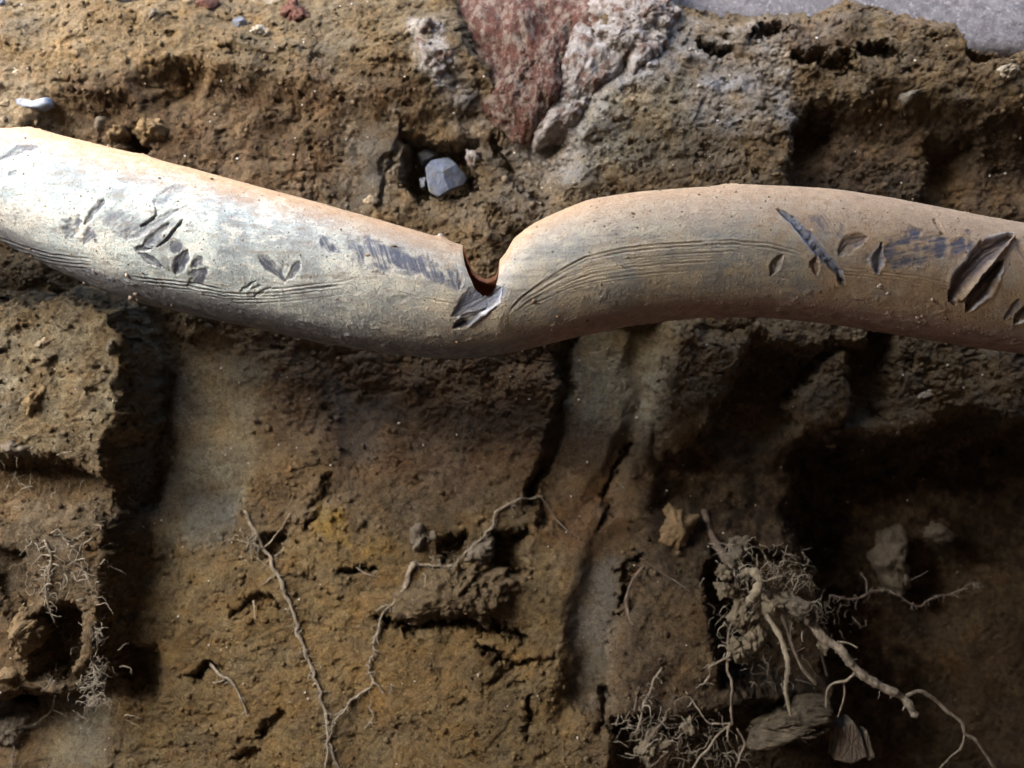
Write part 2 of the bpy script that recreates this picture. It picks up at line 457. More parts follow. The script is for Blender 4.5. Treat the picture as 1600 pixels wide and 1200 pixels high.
# narrow dark slot and the tool-cut strip right of it
depth([(885, 500), (1030, 490), (1010, 600), (985, 700), (940, 800), (850, 830), (868, 700)], 0.128, 8)
depth([(1000, 500), (1035, 500), (1010, 640), (950, 800), (920, 800), (975, 660)], 0.134, 16)
depth([(888, 500), (908, 500), (898, 600), (872, 700), (850, 800), (832, 805), (852, 700), (878, 600)], 0.140, 8)
flat([(890, 500), (1050, 490), (1020, 650), (960, 850), (960, 1100), (890, 1110), (880, 900)], 12, 0.74)
tint([(895, 500), (1060, 490), (1030, 640), (980, 760), (870, 800)], CLAY * 1.05, 16, 0.95, 0.2)
tint([(870, 660), (1010, 660), (960, 860), (850, 860)], UMBER * 1.0, 30, 0.8, 0.2)
depth([(930, 830), (1000, 830), (965, 1110), (880, 1120), (900, 960)], 0.118, 24)
tint([(900, 900), (965, 880), (960, 1110), (885, 1115)], GREY * 0.95, 14, 0.9, 0.15)
groove([(985, 690), (958, 760), (935, 830)], 4, 0.012, 3)
# clods and hollows right of the strip
depth([(1050, 500), (1180, 490), (1175, 560), (1130, 650), (1090, 700), (1030, 700)], 0.092, 12)
depth([(1175, 540), (1290, 560), (1262, 640), (1200, 730), (1110, 700), (1150, 620)], 0.145, 20)
depth([(1285, 560), (1350, 555), (1335, 640), (1318, 690), (1260, 720), (1240, 680)], 0.105, 14)
depth([(1345, 500), (1400, 520), (1385, 640), (1330, 690), (1335, 620)], 0.145, 18)
depth([(1100, 480), (1360, 500), (1360, 545), (1110, 530)], 0.10, 12)
depth([(1395, 520), (1800, 540), (1800, 680), (1500, 690), (1400, 660)], 0.115, 24)
flat([(1365, 530), (1390, 530), (1385, 640), (1365, 640)], 8, 0.6)
tint([(1030, 490), (1360, 490), (1345, 720), (1030, 700)], BROWN, 20, 0.85)
tint([(1390, 520), (1900, 530), (1900, 690), (1400, 680)], BROWN * 0.8, 20, 0.85)
tint([(980, 700), (1900, 690), (1900, 1300), (980, 1300)], DARK * 0.52, 35, 0.92)  # shade of the deep cavity put into the soil colour
depth([(1040, 700), (1330, 720), (1300, 850), (1120, 860), (1040, 790)], 0.14, 40)
depth([(1290, 720), (2400, 690), (2400, 1700), (1330, 1700), (1300, 1100), (1300, 900)], 0.235, 60)
depth([(1590, 940), (2400, 900), (2400, 1500), (1560, 1500)], 0.21, 50)
tint([(1550, 950), (1900, 930), (1900, 1300), (1550, 1300)], BROWN * 0.75, 30, 0.8)
depth([(1500, 690), (1640, 690), (1600, 900), (1480, 900)], 0.22, 50)
depth([(1120, 880), (1200, 860), (1310, 900), (1305, 1100), (1130, 1060)], 0.150, 16)
depth([(970, 1130), (1320, 1090), (1330, 1300), (940, 1300)], 0.13, 25)
push([(938, 1085), (962, 1090), (955, 1140), (932, 1140)], 0.018, 14)
groove([(1000, 885), (985, 920), (980, 955)], 11, 0.018, 6)
tint([(1010, 890), (1110, 920), (1100, 1010), (1010, 1010)], BROWN * 0.95, 20, 0.8)

# relief: lumps, crumbs, pits
xm = GX * 1000; zm = GZ * 1000               # millimetres
ox = fbm2(xm / 20, zm / 20, 3, 101) * 5; oz = fbm2(xm / 20, zm / 20, 3, 131) * 5
w1, id1 = worley2((xm + ox) / 22, (zm + oz) / 19, 5)
w2, id2 = worley2((xm + ox) / 8.5, (zm + oz) / 8.0, 9)
w3, id3 = worley2((xm + ox * .5) / 3.6, (zm + oz * .5) / 3.6, 15)
lump = np.clip(0.5 + fbm2(xm / 45, zm / 45, 3, 300), 0.15, 1)
R = fbm2(xm / 140, zm / 140, 3, 41) * 9.0
R2 = -(0.62 - w1) * 4.0 * lump + (id1 - 0.5) * 3.5
R2 += -(0.6 - w2) * 1.8 * (0.2 + 1.3 * id2) * lump + (id2 - 0.5) * 1.4
R2 += -(0.55 - w3) * 0.9 * (0.1 + 1.4 * id3 ** 2) + (id3 - 0.5) * 0.7
R2 += fbm2(xm / 7, zm / 6, 5, 51, 0.72) * 2.6 + fbm2(xm / 26, zm / 22, 3, 61) * 5.5 + fbm2(xm / 2.4, zm / 2.4, 2, 56) * 0.8
rid = 1 - np.abs(fbm2(xm / 18 + oz * .03, zm / 14, 4, 66, 0.6)) * 3.2
R2 += sstep(0.55, 1.0, rid) * 3.0 * np.clip(fbm2(xm / 60, zm / 60, 2, 69) + .35, 0, 1)
pit = sstep(0.34, 0.62, fbm2(xm / 15, zm / 9, 4, 71, 0.6)) * 6.0 + sstep(0.50, 0.7, fbm2(xm / 6, zm / 5, 3, 81, .6)) * 2.0
H = H + (R + (R2 * 0.72 + pit * 0.6) * (0.14 + 0.86 * ROUGH) * (1 - 0.42 * sstep(520, 700, V0))) / 1000
# break up the steep sides of the hollows, where the relief above would only be drawn out into streaks
gy_, gx_ = np.gradient(H, gz, gx)
steep = sstep(0.8, 2.5, np.hypot(gx_, gy_))
hm = H * 1000
GXd = GX + steep * (fbm2(hm / 8 + 5, zm / 7, 5, 701, .75) * 8.0) / 1000
GZd = GZ + steep * (fbm2(hm / 8 - 5, xm / 7, 5, 711, .75) * 8.0) / 1000
tone = 0.78 + 0.30 * fbm2(xm / 30, zm / 24, 4, 91) + 0.22 * (id3 - 0.5) * (0.3 + 0.7 * ROUGH) + 0.16 * (id2 - .5) * ROUGH + 0.1
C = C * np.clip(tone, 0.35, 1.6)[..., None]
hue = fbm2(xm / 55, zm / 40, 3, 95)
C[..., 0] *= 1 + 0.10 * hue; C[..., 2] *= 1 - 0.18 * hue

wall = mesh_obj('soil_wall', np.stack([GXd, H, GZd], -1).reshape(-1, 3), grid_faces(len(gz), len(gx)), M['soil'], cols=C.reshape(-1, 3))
tag(wall, 'brown and ochre earth face of the trench behind the pipe', kind='structure')

def wall_at(x, z):
    i = np.clip(np.searchsorted(gx, x), 1, len(gx) - 1); j = np.clip(np.searchsorted(gz, z), 1, len(gz) - 1)
    return H[j, i]
def wcol(x, z):
    i = np.clip(np.searchsorted(gx, x), 1, len(gx) - 1); j = np.clip(np.searchsorted(gz, z), 1, len(gz) - 1)
    return C[j, i]
def wall_y(u, v, rad=0):
    y = YW
    for _ in range(4):
        p = P(u, v, y); y = float(wall_at(p[0], p[2]))
    if rad:
        for du, dv in ((rad, 0), (-rad, 0), (0, rad), (0, -rad)):
            p = P(u + du, v + dv, y); y = min(y, float(wall_at(p[0], p[2])))
    return y

# ------------------------------------------------------------------ the rest of the trench, out of the picture
def slab(name, x0, x1, y0, y1, z0, z1, mat, n=14, amp=0.02, seed=1):
    """a closed block of rough earth"""
    import bmesh
    bm = bmesh.new()
    bmesh.ops.create_cube(bm, size=1)
    bmesh.ops.subdivide_edges(bm, edges=bm.edges[:], cuts=n, use_grid_fill=True)
    c = np.array([v.co[:] for v in bm.verts])
    p = np.stack([(x0 + x1) / 2 + c[:, 0] * (x1 - x0), (y0 + y1) / 2 + c[:, 1] * (y1 - y0), (z0 + z1) / 2 + c[:, 2] * (z1 - z0)], 1)
    for k in range(3): p[:, k] += fbm3(p, 6, 3, seed + 10 * k) * amp
    f = [[v.index for v in fc.verts] for fc in bm.faces]
    bm.free()
    return mesh_obj(name, p, np.array(f), mat)

x0, x1, y0 = MOUTH
tag(slab('trench_floor', -2.4, 1.5, -1.6, 0.35, -1.05, -0.74, M['earth'], seed=3), kind='structure')
tag(slab('trench_wall', -2.4, 1.5, -1.75, -1.15, -0.9, GROUND_Z - 0.01, M['earth'], seed=5), kind='structure')
tag(slab('trench_wall', 1.20, 1.6, -1.5, 0.3, -0.9, GROUND_Z - 0.02, M['earth'], seed=7), kind='structure')
tag(slab('trench_wall', -2.5, -2.1, -1.5, 0.3, -0.9, GROUND_Z - 0.02, M['earth'], seed=9), kind='structure')
# the ground surface: one sheet to the horizon open at the mouth, with a cover added over the right to shade it
far = 900.0; z = GROUND_Z
x2, ys = LIGHT_SLOT; ye = 0.19
mouth = [(x0, y0), (x1, y0), (x1, ys), (x2, ys), (x2, ye), (x0, ye)]
gv = [(-far, -far, z), (far, -far, z), (far, far, z), (-far, far, z), (x2, y0, z)] + [(a, b_, z) for a, b_ in mouth] + [(a, b_, z - .09) for a, b_ in mouth]
# 0-3 the horizon, 4 the corner under cover, 5-10 the mouth, 11-16 its lower edge
gf = [(0, 1, 4, 6, 5), (1, 2, 9, 8, 4), (2, 3, 10, 9), (3, 0, 5, 10), (6, 4, 8, 7)] + [(5 + i, 5 + (i + 1) % 6, 11 + (i + 1) % 6, 11 + i) for i in range(6)]
tag(mesh_obj('ground', gv, gf, M['earth'], smooth=False), kind='structure')

# ------------------------------------------------------------------ the broken pipe
TOP = [(-4000, -60), (-1500, 60), (-600, 150), (-100, 195), (0, 203), (55, 202), (100, 212), (200, 238), (300, 264), (400, 292), (500, 318), (600, 346), (676, 368),
       (725, 384), (752, 400), (780, 408), (791, 394), (803, 372), (835, 348), (876, 330), (920, 313), (1000, 301), (1080, 294),
       (1150, 290), (1300, 297), (1400, 313), (1500, 333), (1600, 351), (1700, 372), (2200, 470), (3400, 640)]
BOT = [(-4000, 130), (-1500, 235), (-600, 300), (-100, 345), (0, 375), (50, 402), (100, 427), (150, 449), (205, 470), (300, 492), (400, 513), (500, 535), (600, 552),
       (680, 559), (720, 560), (800, 551), (900, 527), (1000, 506), (1100, 496), (1200, 496), (1300, 507), (1400, 523), (1500, 539), (1600, 553), (1700, 572),
       (2200, 675), (3400, 850)]
us = np.concatenate([np.arange(-3000, -60, 30.0), np.arange(-60, 715, 1.35), np.arange(715, 800, 0.7), np.arange(800, 1665, 1.35), np.arange(1665, 2700, 30.0)])
t_s = smooth_table(TOP, us, 14); t_f = smooth_table(TOP, us, 2.2)
t_m = smooth_table(TOP, us, 7)
k = sstep(690, 710, us) * (1 - sstep(790, 830, us)); k2 = sstep(600, 660, us) * (1 - sstep(880, 960, us))
top = (t_s * (1 - k2) + t_m * k2) * (1 - k) + t_f * k
bot = smooth_table(BOT, us, 12)
cen = (top + bot) / 2; hh = (bot - top) / 2
rd = smooth_table([(-4000, 100), (0, 98), (250, 112), (500, 112), (700, 106), (760, 98), (820, 100), (1000, 104), (1600, 103), (3400, 103)], us, 20)
INH = (us > 724.5) & (us < 781.5)
cutF = smooth_table([(700, 372), (724, 382), (727.5, 404), (730, 415), (737, 432), (744.5, 449), (753, 459.5), (762, 462), (770, 457.5), (775.6, 448), (779, 436), (781, 420), (781.6, 405), (790, 380)], us, 0.8)
cutB = smooth_table([(700, 372), (724, 383), (728, 398), (735, 412), (745, 424), (757, 428), (768, 426), (775, 423), (781, 405), (790, 380)], us, 1.0)
wF = np.sqrt(np.clip(1 - ((cen - cutF) / hh) ** 2, 0, 1))
cutF = 600 - (600 - cutF) * (1 - 0.0613 * wF)
cutF += noise2(us / 4, us * 0, 3) * 1.2; cutB += noise2(us / 5, us * 0, 4) * 1.5
c0 = np.where(INH, np.clip((cen - cutF) / hh, -1, 1), 1.0); c1 = np.where(INH, np.clip((cen - cutB) / hh, -1, 1), 1.0)
ph0 = np.arccos(c0); ph1 = 2 * np.pi - np.arccos(c1)
NF, NB = 262, 56
tf = np.linspace(0, 1, NF); tb = np.linspace(0, 1, NB + 1)[1:]
PHI = np.concatenate([np.maximum(np.pi * tf[None], ph0[:, None]), np.minimum(np.pi * (1 + tb[None]), ph1[:, None])], 1)
UU = np.repeat(us[:, None], NF + NB, 1)
Zp = cen[:, None] - hh[:, None] * np.cos(PHI)          # pixel row
Yp = -rd[:, None] * np.sin(PHI)                        # in pixel units, towards the camera negative
# outward normal in the section
nz = -np.cos(PHI) / hh[:, None]; ny = -np.sin(PHI) / rd[:, None]
ln = np.hypot(nz, ny); nz /= ln; ny /= ln
# where each point shows in the photograph
kk = 1 + Yp * PX / CAM_D
QU = 800 + (UU - 800) / kk; QV = 600 - (600 - Zp) / kk
front = np.sin(PHI) > -0.15
DISP = np.zeros_like(QU); BARE = np.zeros_like(QU); SHINE = np.zeros_like(QU); RED = np.zeros_like(QU); PALE = np.zeros_like(QU)
jit_u = fbm2(QU / 9, QV / 9, 4, 201, .65) * 3.4; jit_v = fbm2(QU / 9, QV / 9, 4, 221, .65) * 3.4
colu = us

def psl(pts, pad):
    a = np.array(pts, float)
    i = np.where((colu > a[:, 0].min() - pad - 60) & (colu < a[:, 0].max() + pad + 60))[0]
    return slice(i[0], i[-1] + 1)

def gouge(pts, wid, dep, bare=0.9, shine=0.0, lip=0.3, taper=0.7, skew=0.0, ridg=0.0, red=0.0):
    s = psl(pts, wid * 2)
    d, t, sd = line_sd(QU[s] + jit_u[s] * .7, QV[s] + jit_v[s] * .7, pts)
    hs = int(abs(pts[0][0] * 13 + pts[0][1] * 7)) % 97
    ta = np.clip(t, 0, 1) ** (0.6 + hs / 97 * 1.1)
    wt = wid * np.maximum(np.sin(np.pi * ta), 0.02) ** taper * (1 + 0.18 * noise2(t * 7 + hs, sd * 3.0 + hs, hs))
    q = d / wt
    qs = np.clip(q, 0, 1)
    prof = (1 - qs ** 2)
    if skew: prof = prof * (1 + skew * sd * qs)
    if ridg: prof = prof * (1 + ridg * np.sin(t * 60 + noise2(QU[s] / 4, QV[s] / 4, 5) * 2))
    prof = prof * (1 + 0.22 * noise2(t * 3.0 + hs, d * sd / 1.3, hs + 3))
    m = (q < 1) & front[s]
    DISP[s] += np.where(m, -dep * prof, 0)
    l = np.where(front[s], np.exp(-((q - 1.2) / 0.22) ** 2) * lip * 0.4 * dep, 0)
    DISP[s] += l
    bm_ = np.where(front[s], (1 - sstep(0.7, 1.08, q)), 0) * bare * np.clip(0.85 + 0.5 * noise2(t * 4 + hs, d * sd / 2.0, hs + 7), 0, 1)
    BARE[s] = np.maximum(BARE[s], bm_); SHINE[s] = np.maximum(SHINE[s], bm_ * shine)
    if bare >= 0.7 and dep > 0:
        pe = np.exp(-((q - 1.0) / 0.16) ** 2) * (sd * (1 if hs % 2 else -1) > 0) * np.clip(0.55 + 0.9 * noise2(t * 6 + hs, sd, hs + 11), 0, 1) * (wid > 4)
        PALE[s] = np.maximum(PALE[s], np.where(front[s], pe, 0))
    if red: RED[s] = np.maximum(RED[s], bm_ * red)

def scuff(pts, ang, strength=0.8, dep=0.4, soft=3.0, streak=0.6, shine=0.2):
    """a rubbed patch with streaks along an angle (degrees, photograph)"""
    s = psl(pts, 20)
    a = math.radians(ang)
    pu = QU[s] * math.cos(a) + QV[s] * math.sin(a); pv = -QU[s] * math.sin(a) + QV[s] * math.cos(a)
    st = 0.5 + 0.9 * fbm2(pu / 26, pv / 2.6, 3, 401)
    ap = np.array(pts); szf = min(1.0, min(np.ptp(ap[:, 0]), np.ptp(ap[:, 1])) / 45)
    soft = soft * (0.35 + 0.65 * szf)
    d = poly_sd(QU[s] + jit_u[s] * (1 + 2 * szf), QV[s] + jit_v[s] * (1 + 2 * szf), pts)
    blot = fbm2(QU[s] / 14, QV[s] / 14, 3, 431) * szf
    m = np.where(front[s], 1 - sstep(-soft * 2.0, soft * .9, d + streak * 6 * szf * (st - 0.55) + blot * 7), 0)
    mm = m * strength * np.clip(1.12 - streak * .5 + streak * (0.35 + .65 * szf) * (st - .45) * 1.2 - np.clip(blot + .1, 0, 1) * 1.3, 0, 1)
    mm = np.clip(mm * 1.22, 0, 0.95)
    BARE[s] = np.maximum(BARE[s], mm); SHINE[s] = np.maximum(SHINE[s], mm * shine)
    DISP[s] -= m * dep * (0.7 + 0.3 * st)

def groove_line(pts, off, wid, dep, bare=0.25, t0=0, t1=1):
    a = np.array(pts, float)
    tg = np.gradient(a, axis=0); tg /= np.hypot(tg[:, 0], tg[:, 1])[:, None]
    o = np.asarray(off) if not np.isscalar(off) else np.full(len(a), off)
    b = a + np.stack([-tg[:, 1], tg[:, 0]], 1) * o[:, None]
    b = [tuple(q) for q in b]
    s = psl(b, 10)
    d, t, sd = line_sd(QU[s], QV[s] + fbm2(QU[s] / 22, QV[s] / 22, 2, 411) * 1.2, b)
    br = np.clip(0.75 + 0.8 * fbm2(QU[s] / 30, QV[s] * 0 + off if np.isscalar(off) else QV[s] * 0 + o[0], 2, 421), 0, 1)
    e = sstep(t0, t0 + .06, t) * (1 - sstep(t1 - .08, t1, t)) * br
    prof = np.exp(-(d / wid) ** 2)
    lip = np.exp(-((d - 1.9 * wid) / (wid * .8)) ** 2) * 0.35
    DISP[s] += np.where(front[s], (-prof + lip) * dep * e, 0)
    BARE[s] = np.maximum(BARE[s], np.where(front[s], prof * bare * e, 0))

# ---- left half
gouge([(-5, 252), (30, 233), (62, 229)], 7, 0.7, 0.7)
gouge([(12, 276), (27, 266)], 5, 0.4, 0.6)
scuff([(98, 346), (122, 336), (131, 346), (115, 374), (100, 374)], -40, 1.0, 0.9)
scuff([(125, 366), (139, 354), (154, 367), (146, 381), (133, 380)], -40, 1.0, 0.7)
gouge([(162, 310), (148, 328), (131, 352)], 7, 1.3, 0.9, skew=.4)
scuff([(140, 347), (190, 318), (205, 338), (220, 352), (200, 376), (158, 368)], -35, 0.62, 0.3, 6, 0.9)
scuff([(196, 352), (220, 350), (212, 372), (192, 376)], -35, 0.8, 0.4, 3, 0.8)
scuff([(135, 352), (175, 318), (205, 325), (250, 330), (292, 318), (285, 350), (250, 390), (215, 380), (180, 372)], -35, 0.5, 0.0, 10, 0.7)
scuff([(-20, 300), (30, 320), (100, 345), (95, 372), (40, 372), (-20, 352)], 20, 0.22, 0.0, 12, 0.5)
scuff([(330, 420), (480, 405), (560, 470), (700, 490), (690, 530), (540, 515), (400, 480)], 12, 0.3, 0.0, 14, 0.6)
gouge([(240, 318), (265, 300), (295, 287)], 11, 0.7, 0.55, 0.1, 0.2)
gouge([(242, 322), (244, 335), (235, 346), (217, 355)], 3, 2.0, 1.0, 0, 0.5)
gouge([(290, 320), (246, 345), (203, 374)], 9, 0.6, 0.8)
gouge([(264, 348), (240, 368), (222, 386)], 9, 1.3, 0.95, 0.1)
gouge([(286, 343), (275, 357), (260, 374), (243, 388)], 3.2, 2.4, 1.0, 0, 0.6)
scuff([(230, 372), (262, 352), (262, 366), (242, 386)], -40, 0.7, 0.5)
gouge([(210, 388), (238, 389)], 5, 1.2, 0.9, 0, 0.8, ridg=0.7)
scuff([(264, 380), (280, 375), (288, 388), (270, 396)], -40, 1.0, 0.5)
gouge([(212, 392), (232, 403), (253, 417)], 8, 0.8, 0.9, skew=.4)
gouge([(294, 389), (283, 410), (274, 430)], 12, 1.5, 1.0, 0.0)
gouge([(316, 401), (299, 418)], 9, 0.9, 0.9)
scuff([(297, 422), (325, 417), (322, 449), (296, 447)], -55, 1.0, 1.0, 3, 0.8)
gouge([(404, 400), (432, 424), (448, 442)], 9, 0.7, 0.95)
scuff([(408, 402), (440, 408), (464, 412), (446, 440), (430, 428)], 40, 0.55, .2, 4, .9)
gouge([(468, 407), (456, 428), (444, 442)], 7, 0.7, 0.95)
gouge([(425, 405), (430, 420)], 4, 0.4, 0.6); gouge([(442, 405), (441, 425)], 4, 0.4, 0.6)
gouge([(376, 455), (400, 438)], 3.5, 0.9, 0.5); gouge([(394, 464), (424, 448)], 3.5, 0.9, 0.5); gouge([(388, 455), (408, 445)], 3, 0.8, 0.4)
scuff([(330, 385), (370, 380), (372, 398), (340, 402)], 10, 0.4, 0.1, 6)
scuff([(494, 366), (512, 363), (531, 385), (527, 396), (505, 388)], 60, 1.0, 0.4)
scuff([(541, 373), (583, 369), (614, 383), (660, 401), (716, 422), (720, 452), (709, 450), (670, 439), (614, 422), (597, 425), (555, 408)], 72, 0.92, 0.6, 5, 0.8)
gouge([(715, 424), (721, 440), (717, 454)], 5, 0.8, 0.5, 0.5)
gouge([(580, 425), (597, 428)], 4, 0.9, 0.4)
gl = [(198, 430), (245, 437), (294, 442), (350, 453), (400, 455), (437, 452), (500, 445), (556, 437)]
for o_, w_, d_, b_, a_, e_ in ((0, 1.4, 1.1, .5, 0, .45), (-1, 1.2, .9, .4, .55, 1), (5, 1.6, 1.0, .3, .05, .98), (9.5, 1.3, .8, .2, .1, .9), (14, 1.2, .6, .15, .3, .8), (20, 1.1, .4, .1, .45, 1)):
    groove_line(gl, o_, w_, d_, b_, a_, e_)
gl2 = [(-30, 364), (30, 385), (80, 399), (155, 408)]
for o_, d_ in ((-2, .8), (3, 1.0), (8, .8), (14, .5)): groove_line(gl2, o_, 1.4, d_, .4, 0, .95)
groove_line([(620, 455), (670, 468), (715, 476)], 0, 1.2, 0.5, .1)
gouge([(605, 470), (640, 462)], 7, 0.3, 0.35)
# ---- the torn scoop under the notch
scuff([(709, 473), (737, 452), (760, 462), (789, 446), (787, 463), (756, 482), (718, 500), (707, 490)], -35, 1.0, 0.5, 2.5, 0.7, 0.5)
gouge([(708, 494), (738, 474), (782, 450)], 21, 1.7, 1.0, 0.55, 0.1, 0.5)
gouge([(760, 482), (735, 497), (707, 513)], 9.5, 3.0, 1.0, 0.0, 0.1)
gouge([(775, 478), (752, 495), (731, 511)], 4, -1.3, 0.9, 0.9, 0.0)
# ---- right half: long parallel score marks
gr = [(786, 493), (815, 465), (849, 440), (880, 420), (915, 402), (975, 388), (1030, 382), (1080, 379), (1145, 376), (1201, 381), (1264, 397)]
cv = np.array([.25, .4, .6, .75, .9, 1, 1, 1, 1, 1, 1.0])
for o_, w_, d_, b_, a_, e_ in ((0, 1.5, 1.0, .28, .02, 1), (5.5, 1.8, 1.0, .25, 0, .99), (10, 1.1, .35, .08, .1, .8), (17, 1.3, .65, .15, 0, .82), (21, 1.0, .3, .08, .1, .75),
                               (31, 1.4, .55, .10, .02, .74), (44, 1.2, .45, .08, 0, .66), (49, 1.0, .25, .03, .15, .6), (2.8, .8, .4, .1, .1, .9), (13.5, .8, .4, .1, 0, .7), (26, .8, .4, .06, 0, .8), (37, .8, .35, .06, 0, .7)):
    groove_line(gr, o_ * cv, w_, d_, b_, a_, e_)
gr2 = [(1310, 420), (1350, 424), (1390, 430), (1440, 436), (1490, 447)]
for o_ in (-3, 3, 8): groove_line(gr2, o_, 1.2, 0.6, .1)
gouge([(1223, 396), (1213, 412), (1205, 431)], 8, 2.0, 0.3, 0.0, 0.25, red=0.25)
gouge([(1277, 396), (1273, 412), (1277, 430)], 8, 2.0, 0.3, 0, 0.35, red=0.8)
gouge([(1214, 328), (1240, 346), (1262, 370), (1290, 402), (1312, 426), (1317, 444)], 8.5, 3.0, 1.0, 0.8, 0.3, 0.4, ridg=0.18)
gouge([(1308, 432), (1320, 446)], 5, 1.4, 0.6)
scuff([(1250, 342), (1285, 333), (1322, 352), (1318, 372), (1280, 365)], 55, 0.55, 0.5, 6, 0.9)
gouge([(1310, 398), (1328, 380), (1356, 369)], 14, 1.5, 0.55, 0.1, 0.15, red=0.3)
gouge([(1378, 377), (1373, 400), (1371, 428)], 10, 3.0, 0.9, 0.8, 0.3, skew=0.6)
scuff([(1345, 402), (1368, 385), (1370, 408), (1350, 412)], -30, 0.8, 0.5)
scuff([(1383, 374), (1430, 355), (1470, 364), (1520, 376), (1520, 396), (1482, 397), (1450, 412), (1386, 424), (1380, 402)], -12, 0.88, 0.7, 5, 0.8)
gouge([(1459, 341), (1468, 355), (1476, 367)], 5, 1.2, 0.1, 0, 0.4)
gouge([(1510, 358), (1518, 366)], 5, 0.4, 0.6)
gouge([(1582, 366), (1540, 393), (1504, 433), (1484, 470)], 17, 4.5, 0.9, 0.0, 0.25, 0.45, red=0.35)
gouge([(1566, 408), (1540, 440), (1510, 488)], 14, 5.0, 0.95, 0.1, 0.3, 0.55, red=0.2)
gouge([(1584, 372), (1545, 415), (1500, 468)], 4.2, -4.0, 0.1, 0.0, 0.0, 0.3)
gouge([(1482, 462), (1492, 476)], 5, 1.5, 0.7)
gouge([(1585, 372), (1596, 395), (1610, 410)], 6, 1.2, 0.2)
gouge([(1593, 468), (1580, 486), (1570, 500)], 6, 1.2, 0.6, 0.4)
gouge([(1612, 475), (1598, 490), (1584, 507)], 9, 3.0, 0.9)
# fine pitting, dents, crusted dirt
mmX = UU * PX * 1000; mmA = PHI * 52
low = sstep(1.9, 2.7, PHI) * (PHI < 4.5)
gr_ = fbm2(mmX / 2.2, mmA / 2.2, 3, 501, 0.6)
crust = sstep(0.25, 0.7, fbm2(mmX / 9, mmA / 7, 4, 521)) * (0.35 + low)
spk, spi = worley2(mmX / 3.0, mmA / 3.0, 531)
DISP += gr_ * 0.20 + crust * 0.5 * (1 + gr_) + np.where(spi > 0.93, np.clip(1 - spk / 0.35, 0, 1) * 0.45, 0) * (1 - BARE)
DISP -= np.where(spi < 0.03, np.clip(1 - spk / 0.3, 0, 1) * 0.5, 0)
DISP += fbm2(mmX / 60, mmA / 60, 2, 541) * 0.8
# little lips of crust on the outline
DISP += sstep(0.4, 0.75, fbm2(mmX / 12, mmA * 0 + 1, 3, 551)) * np.exp(-((PHI - 0.05) / 0.10) ** 2) * 1.0
DISP += np.exp(-((UU - 691) / 9) ** 2) * np.exp(-((PHI - 0.05) / 0.18) ** 2) * 2.6
for cu, cw in ((55, 25), (230, 14), (1135, 22)):
    DISP += np.exp(-((UU - cu) / cw) ** 2) * np.exp(-((PHI - 0.10) / 0.16) ** 2) * (1.2 + gr_)
rimf = INH[:, None] & (np.arange(NF + NB)[None] < 4)
DISP = np.where(rimf, np.clip(DISP, -0.8, 0.8), DISP)
DISP = np.where((UU > 550) & (UU < 970), np.maximum(DISP, -3.9), DISP)
dpx = DISP / 1000 / PX
Xo = (UU - 800) * PX; Yo = (Yp + ny * dpx) * PX; Zo = (600 - (Zp + nz * dpx)) * PX
VO = np.stack([Xo, Yo, Zo], -1)
DUST = np.clip(1.25 - PHI / (0.98 + 0.55 * sstep(740, 1400, UU)), 0, 1) * (PHI < np.pi) + (PHI > 5.3)
nc = NF + NB

# pipe material: dusty film with its left end lightened for the strong light, tan dust on top, underside earth-stained on the right and slate-dark on the left, bare blue-grey where scraped
m, n, b = new_mat('pipe_wall'); co = coords(n)
def att(nm): 
    a = N(n, 'ShaderNodeAttribute', attribute_name=nm); return a.outputs['Fac']
f_l = noise(n, co, 22, 5, 0.6); f_m = noise(n, co, 120, 5, 0.7); f_s = noise(n, co, 700, 3, 0.7)
f_c = noise(n, co, 11, 6, 0.68)
cool_lit = N(n, 'ShaderNodeAttribute', attribute_name='cool_lit').outputs['Fac']
filmw = mixc(n, ramp(n, f_l, 0.36, 0.62), (0.375, 0.32, 0.235), (0.255, 0.25, 0.215))
filmc = mixc(n, ramp(n, f_l, 0.36, 0.62), (0.44, 0.495, 0.48), (0.27, 0.335, 0.36))  # left end painted paler and bluer for the bright sky light there
film = mixc(n, cool_lit, filmw, filmc)
film = mixc(n, ramp(n, f_c, 0.50, 0.66), film, (0.165, 0.18, 0.19))
film = mixc(n, ramp(n, f_c, 0.44, 0.32), film, mixc(n, cool_lit, (0.40, 0.36, 0.27), (0.50, 0.50, 0.455)))
film = mixc(n, ramp(n, f_m, 0.52, 0.72), film, (0.20, 0.205, 0.205))
film = mixc(n, ramp(n, f_m, 0.46, 0.30), film, mixc(n, cool_lit, (0.40, 0.345, 0.25), (0.50, 0.495, 0.45)))
dsum = N(n, 'ShaderNodeMath', operation='ADD'); n.links.new(att('dust'), dsum.inputs[0])
fl2 = N(n, 'ShaderNodeMath', operation='MULTIPLY_ADD'); n.links.new(f_m, fl2.inputs[0]); fl2.inputs[1].default_value = 0.9; fl2.inputs[2].default_value = -0.45
n.links.new(fl2.outputs[0], dsum.inputs[1])
mp = N(n, 'ShaderNodeMapping'); mp.inputs['Scale'].default_value = (0.22, 1, 1); n.links.new(co, mp.inputs['Vector'])
f_t = noise(n, mp.outputs[0], 170, 5, 0.7)
film = mixc(n, ramp(n, f_t, 0.53, 0.68), film, (0.205, 0.195, 0.17))
film = mixc(n, ramp(n, f_t, 0.45, 0.32), film, mixc(n, cool_lit, (0.41, 0.365, 0.275), (0.50, 0.505, 0.475)))
mudm = N(n, 'ShaderNodeMath', operation='ADD'); n.links.new(att('mud'), mudm.inputs[0])
fm3 = N(n, 'ShaderNodeMath', operation='MULTIPLY_ADD'); n.links.new(noise(n, co, 40, 6, 0.7), fm3.inputs[0]); fm3.inputs[1].default_value = 2.6; fm3.inputs[2].default_value = -1.3
n.links.new(fm3.outputs[0], mudm.inputs[1])
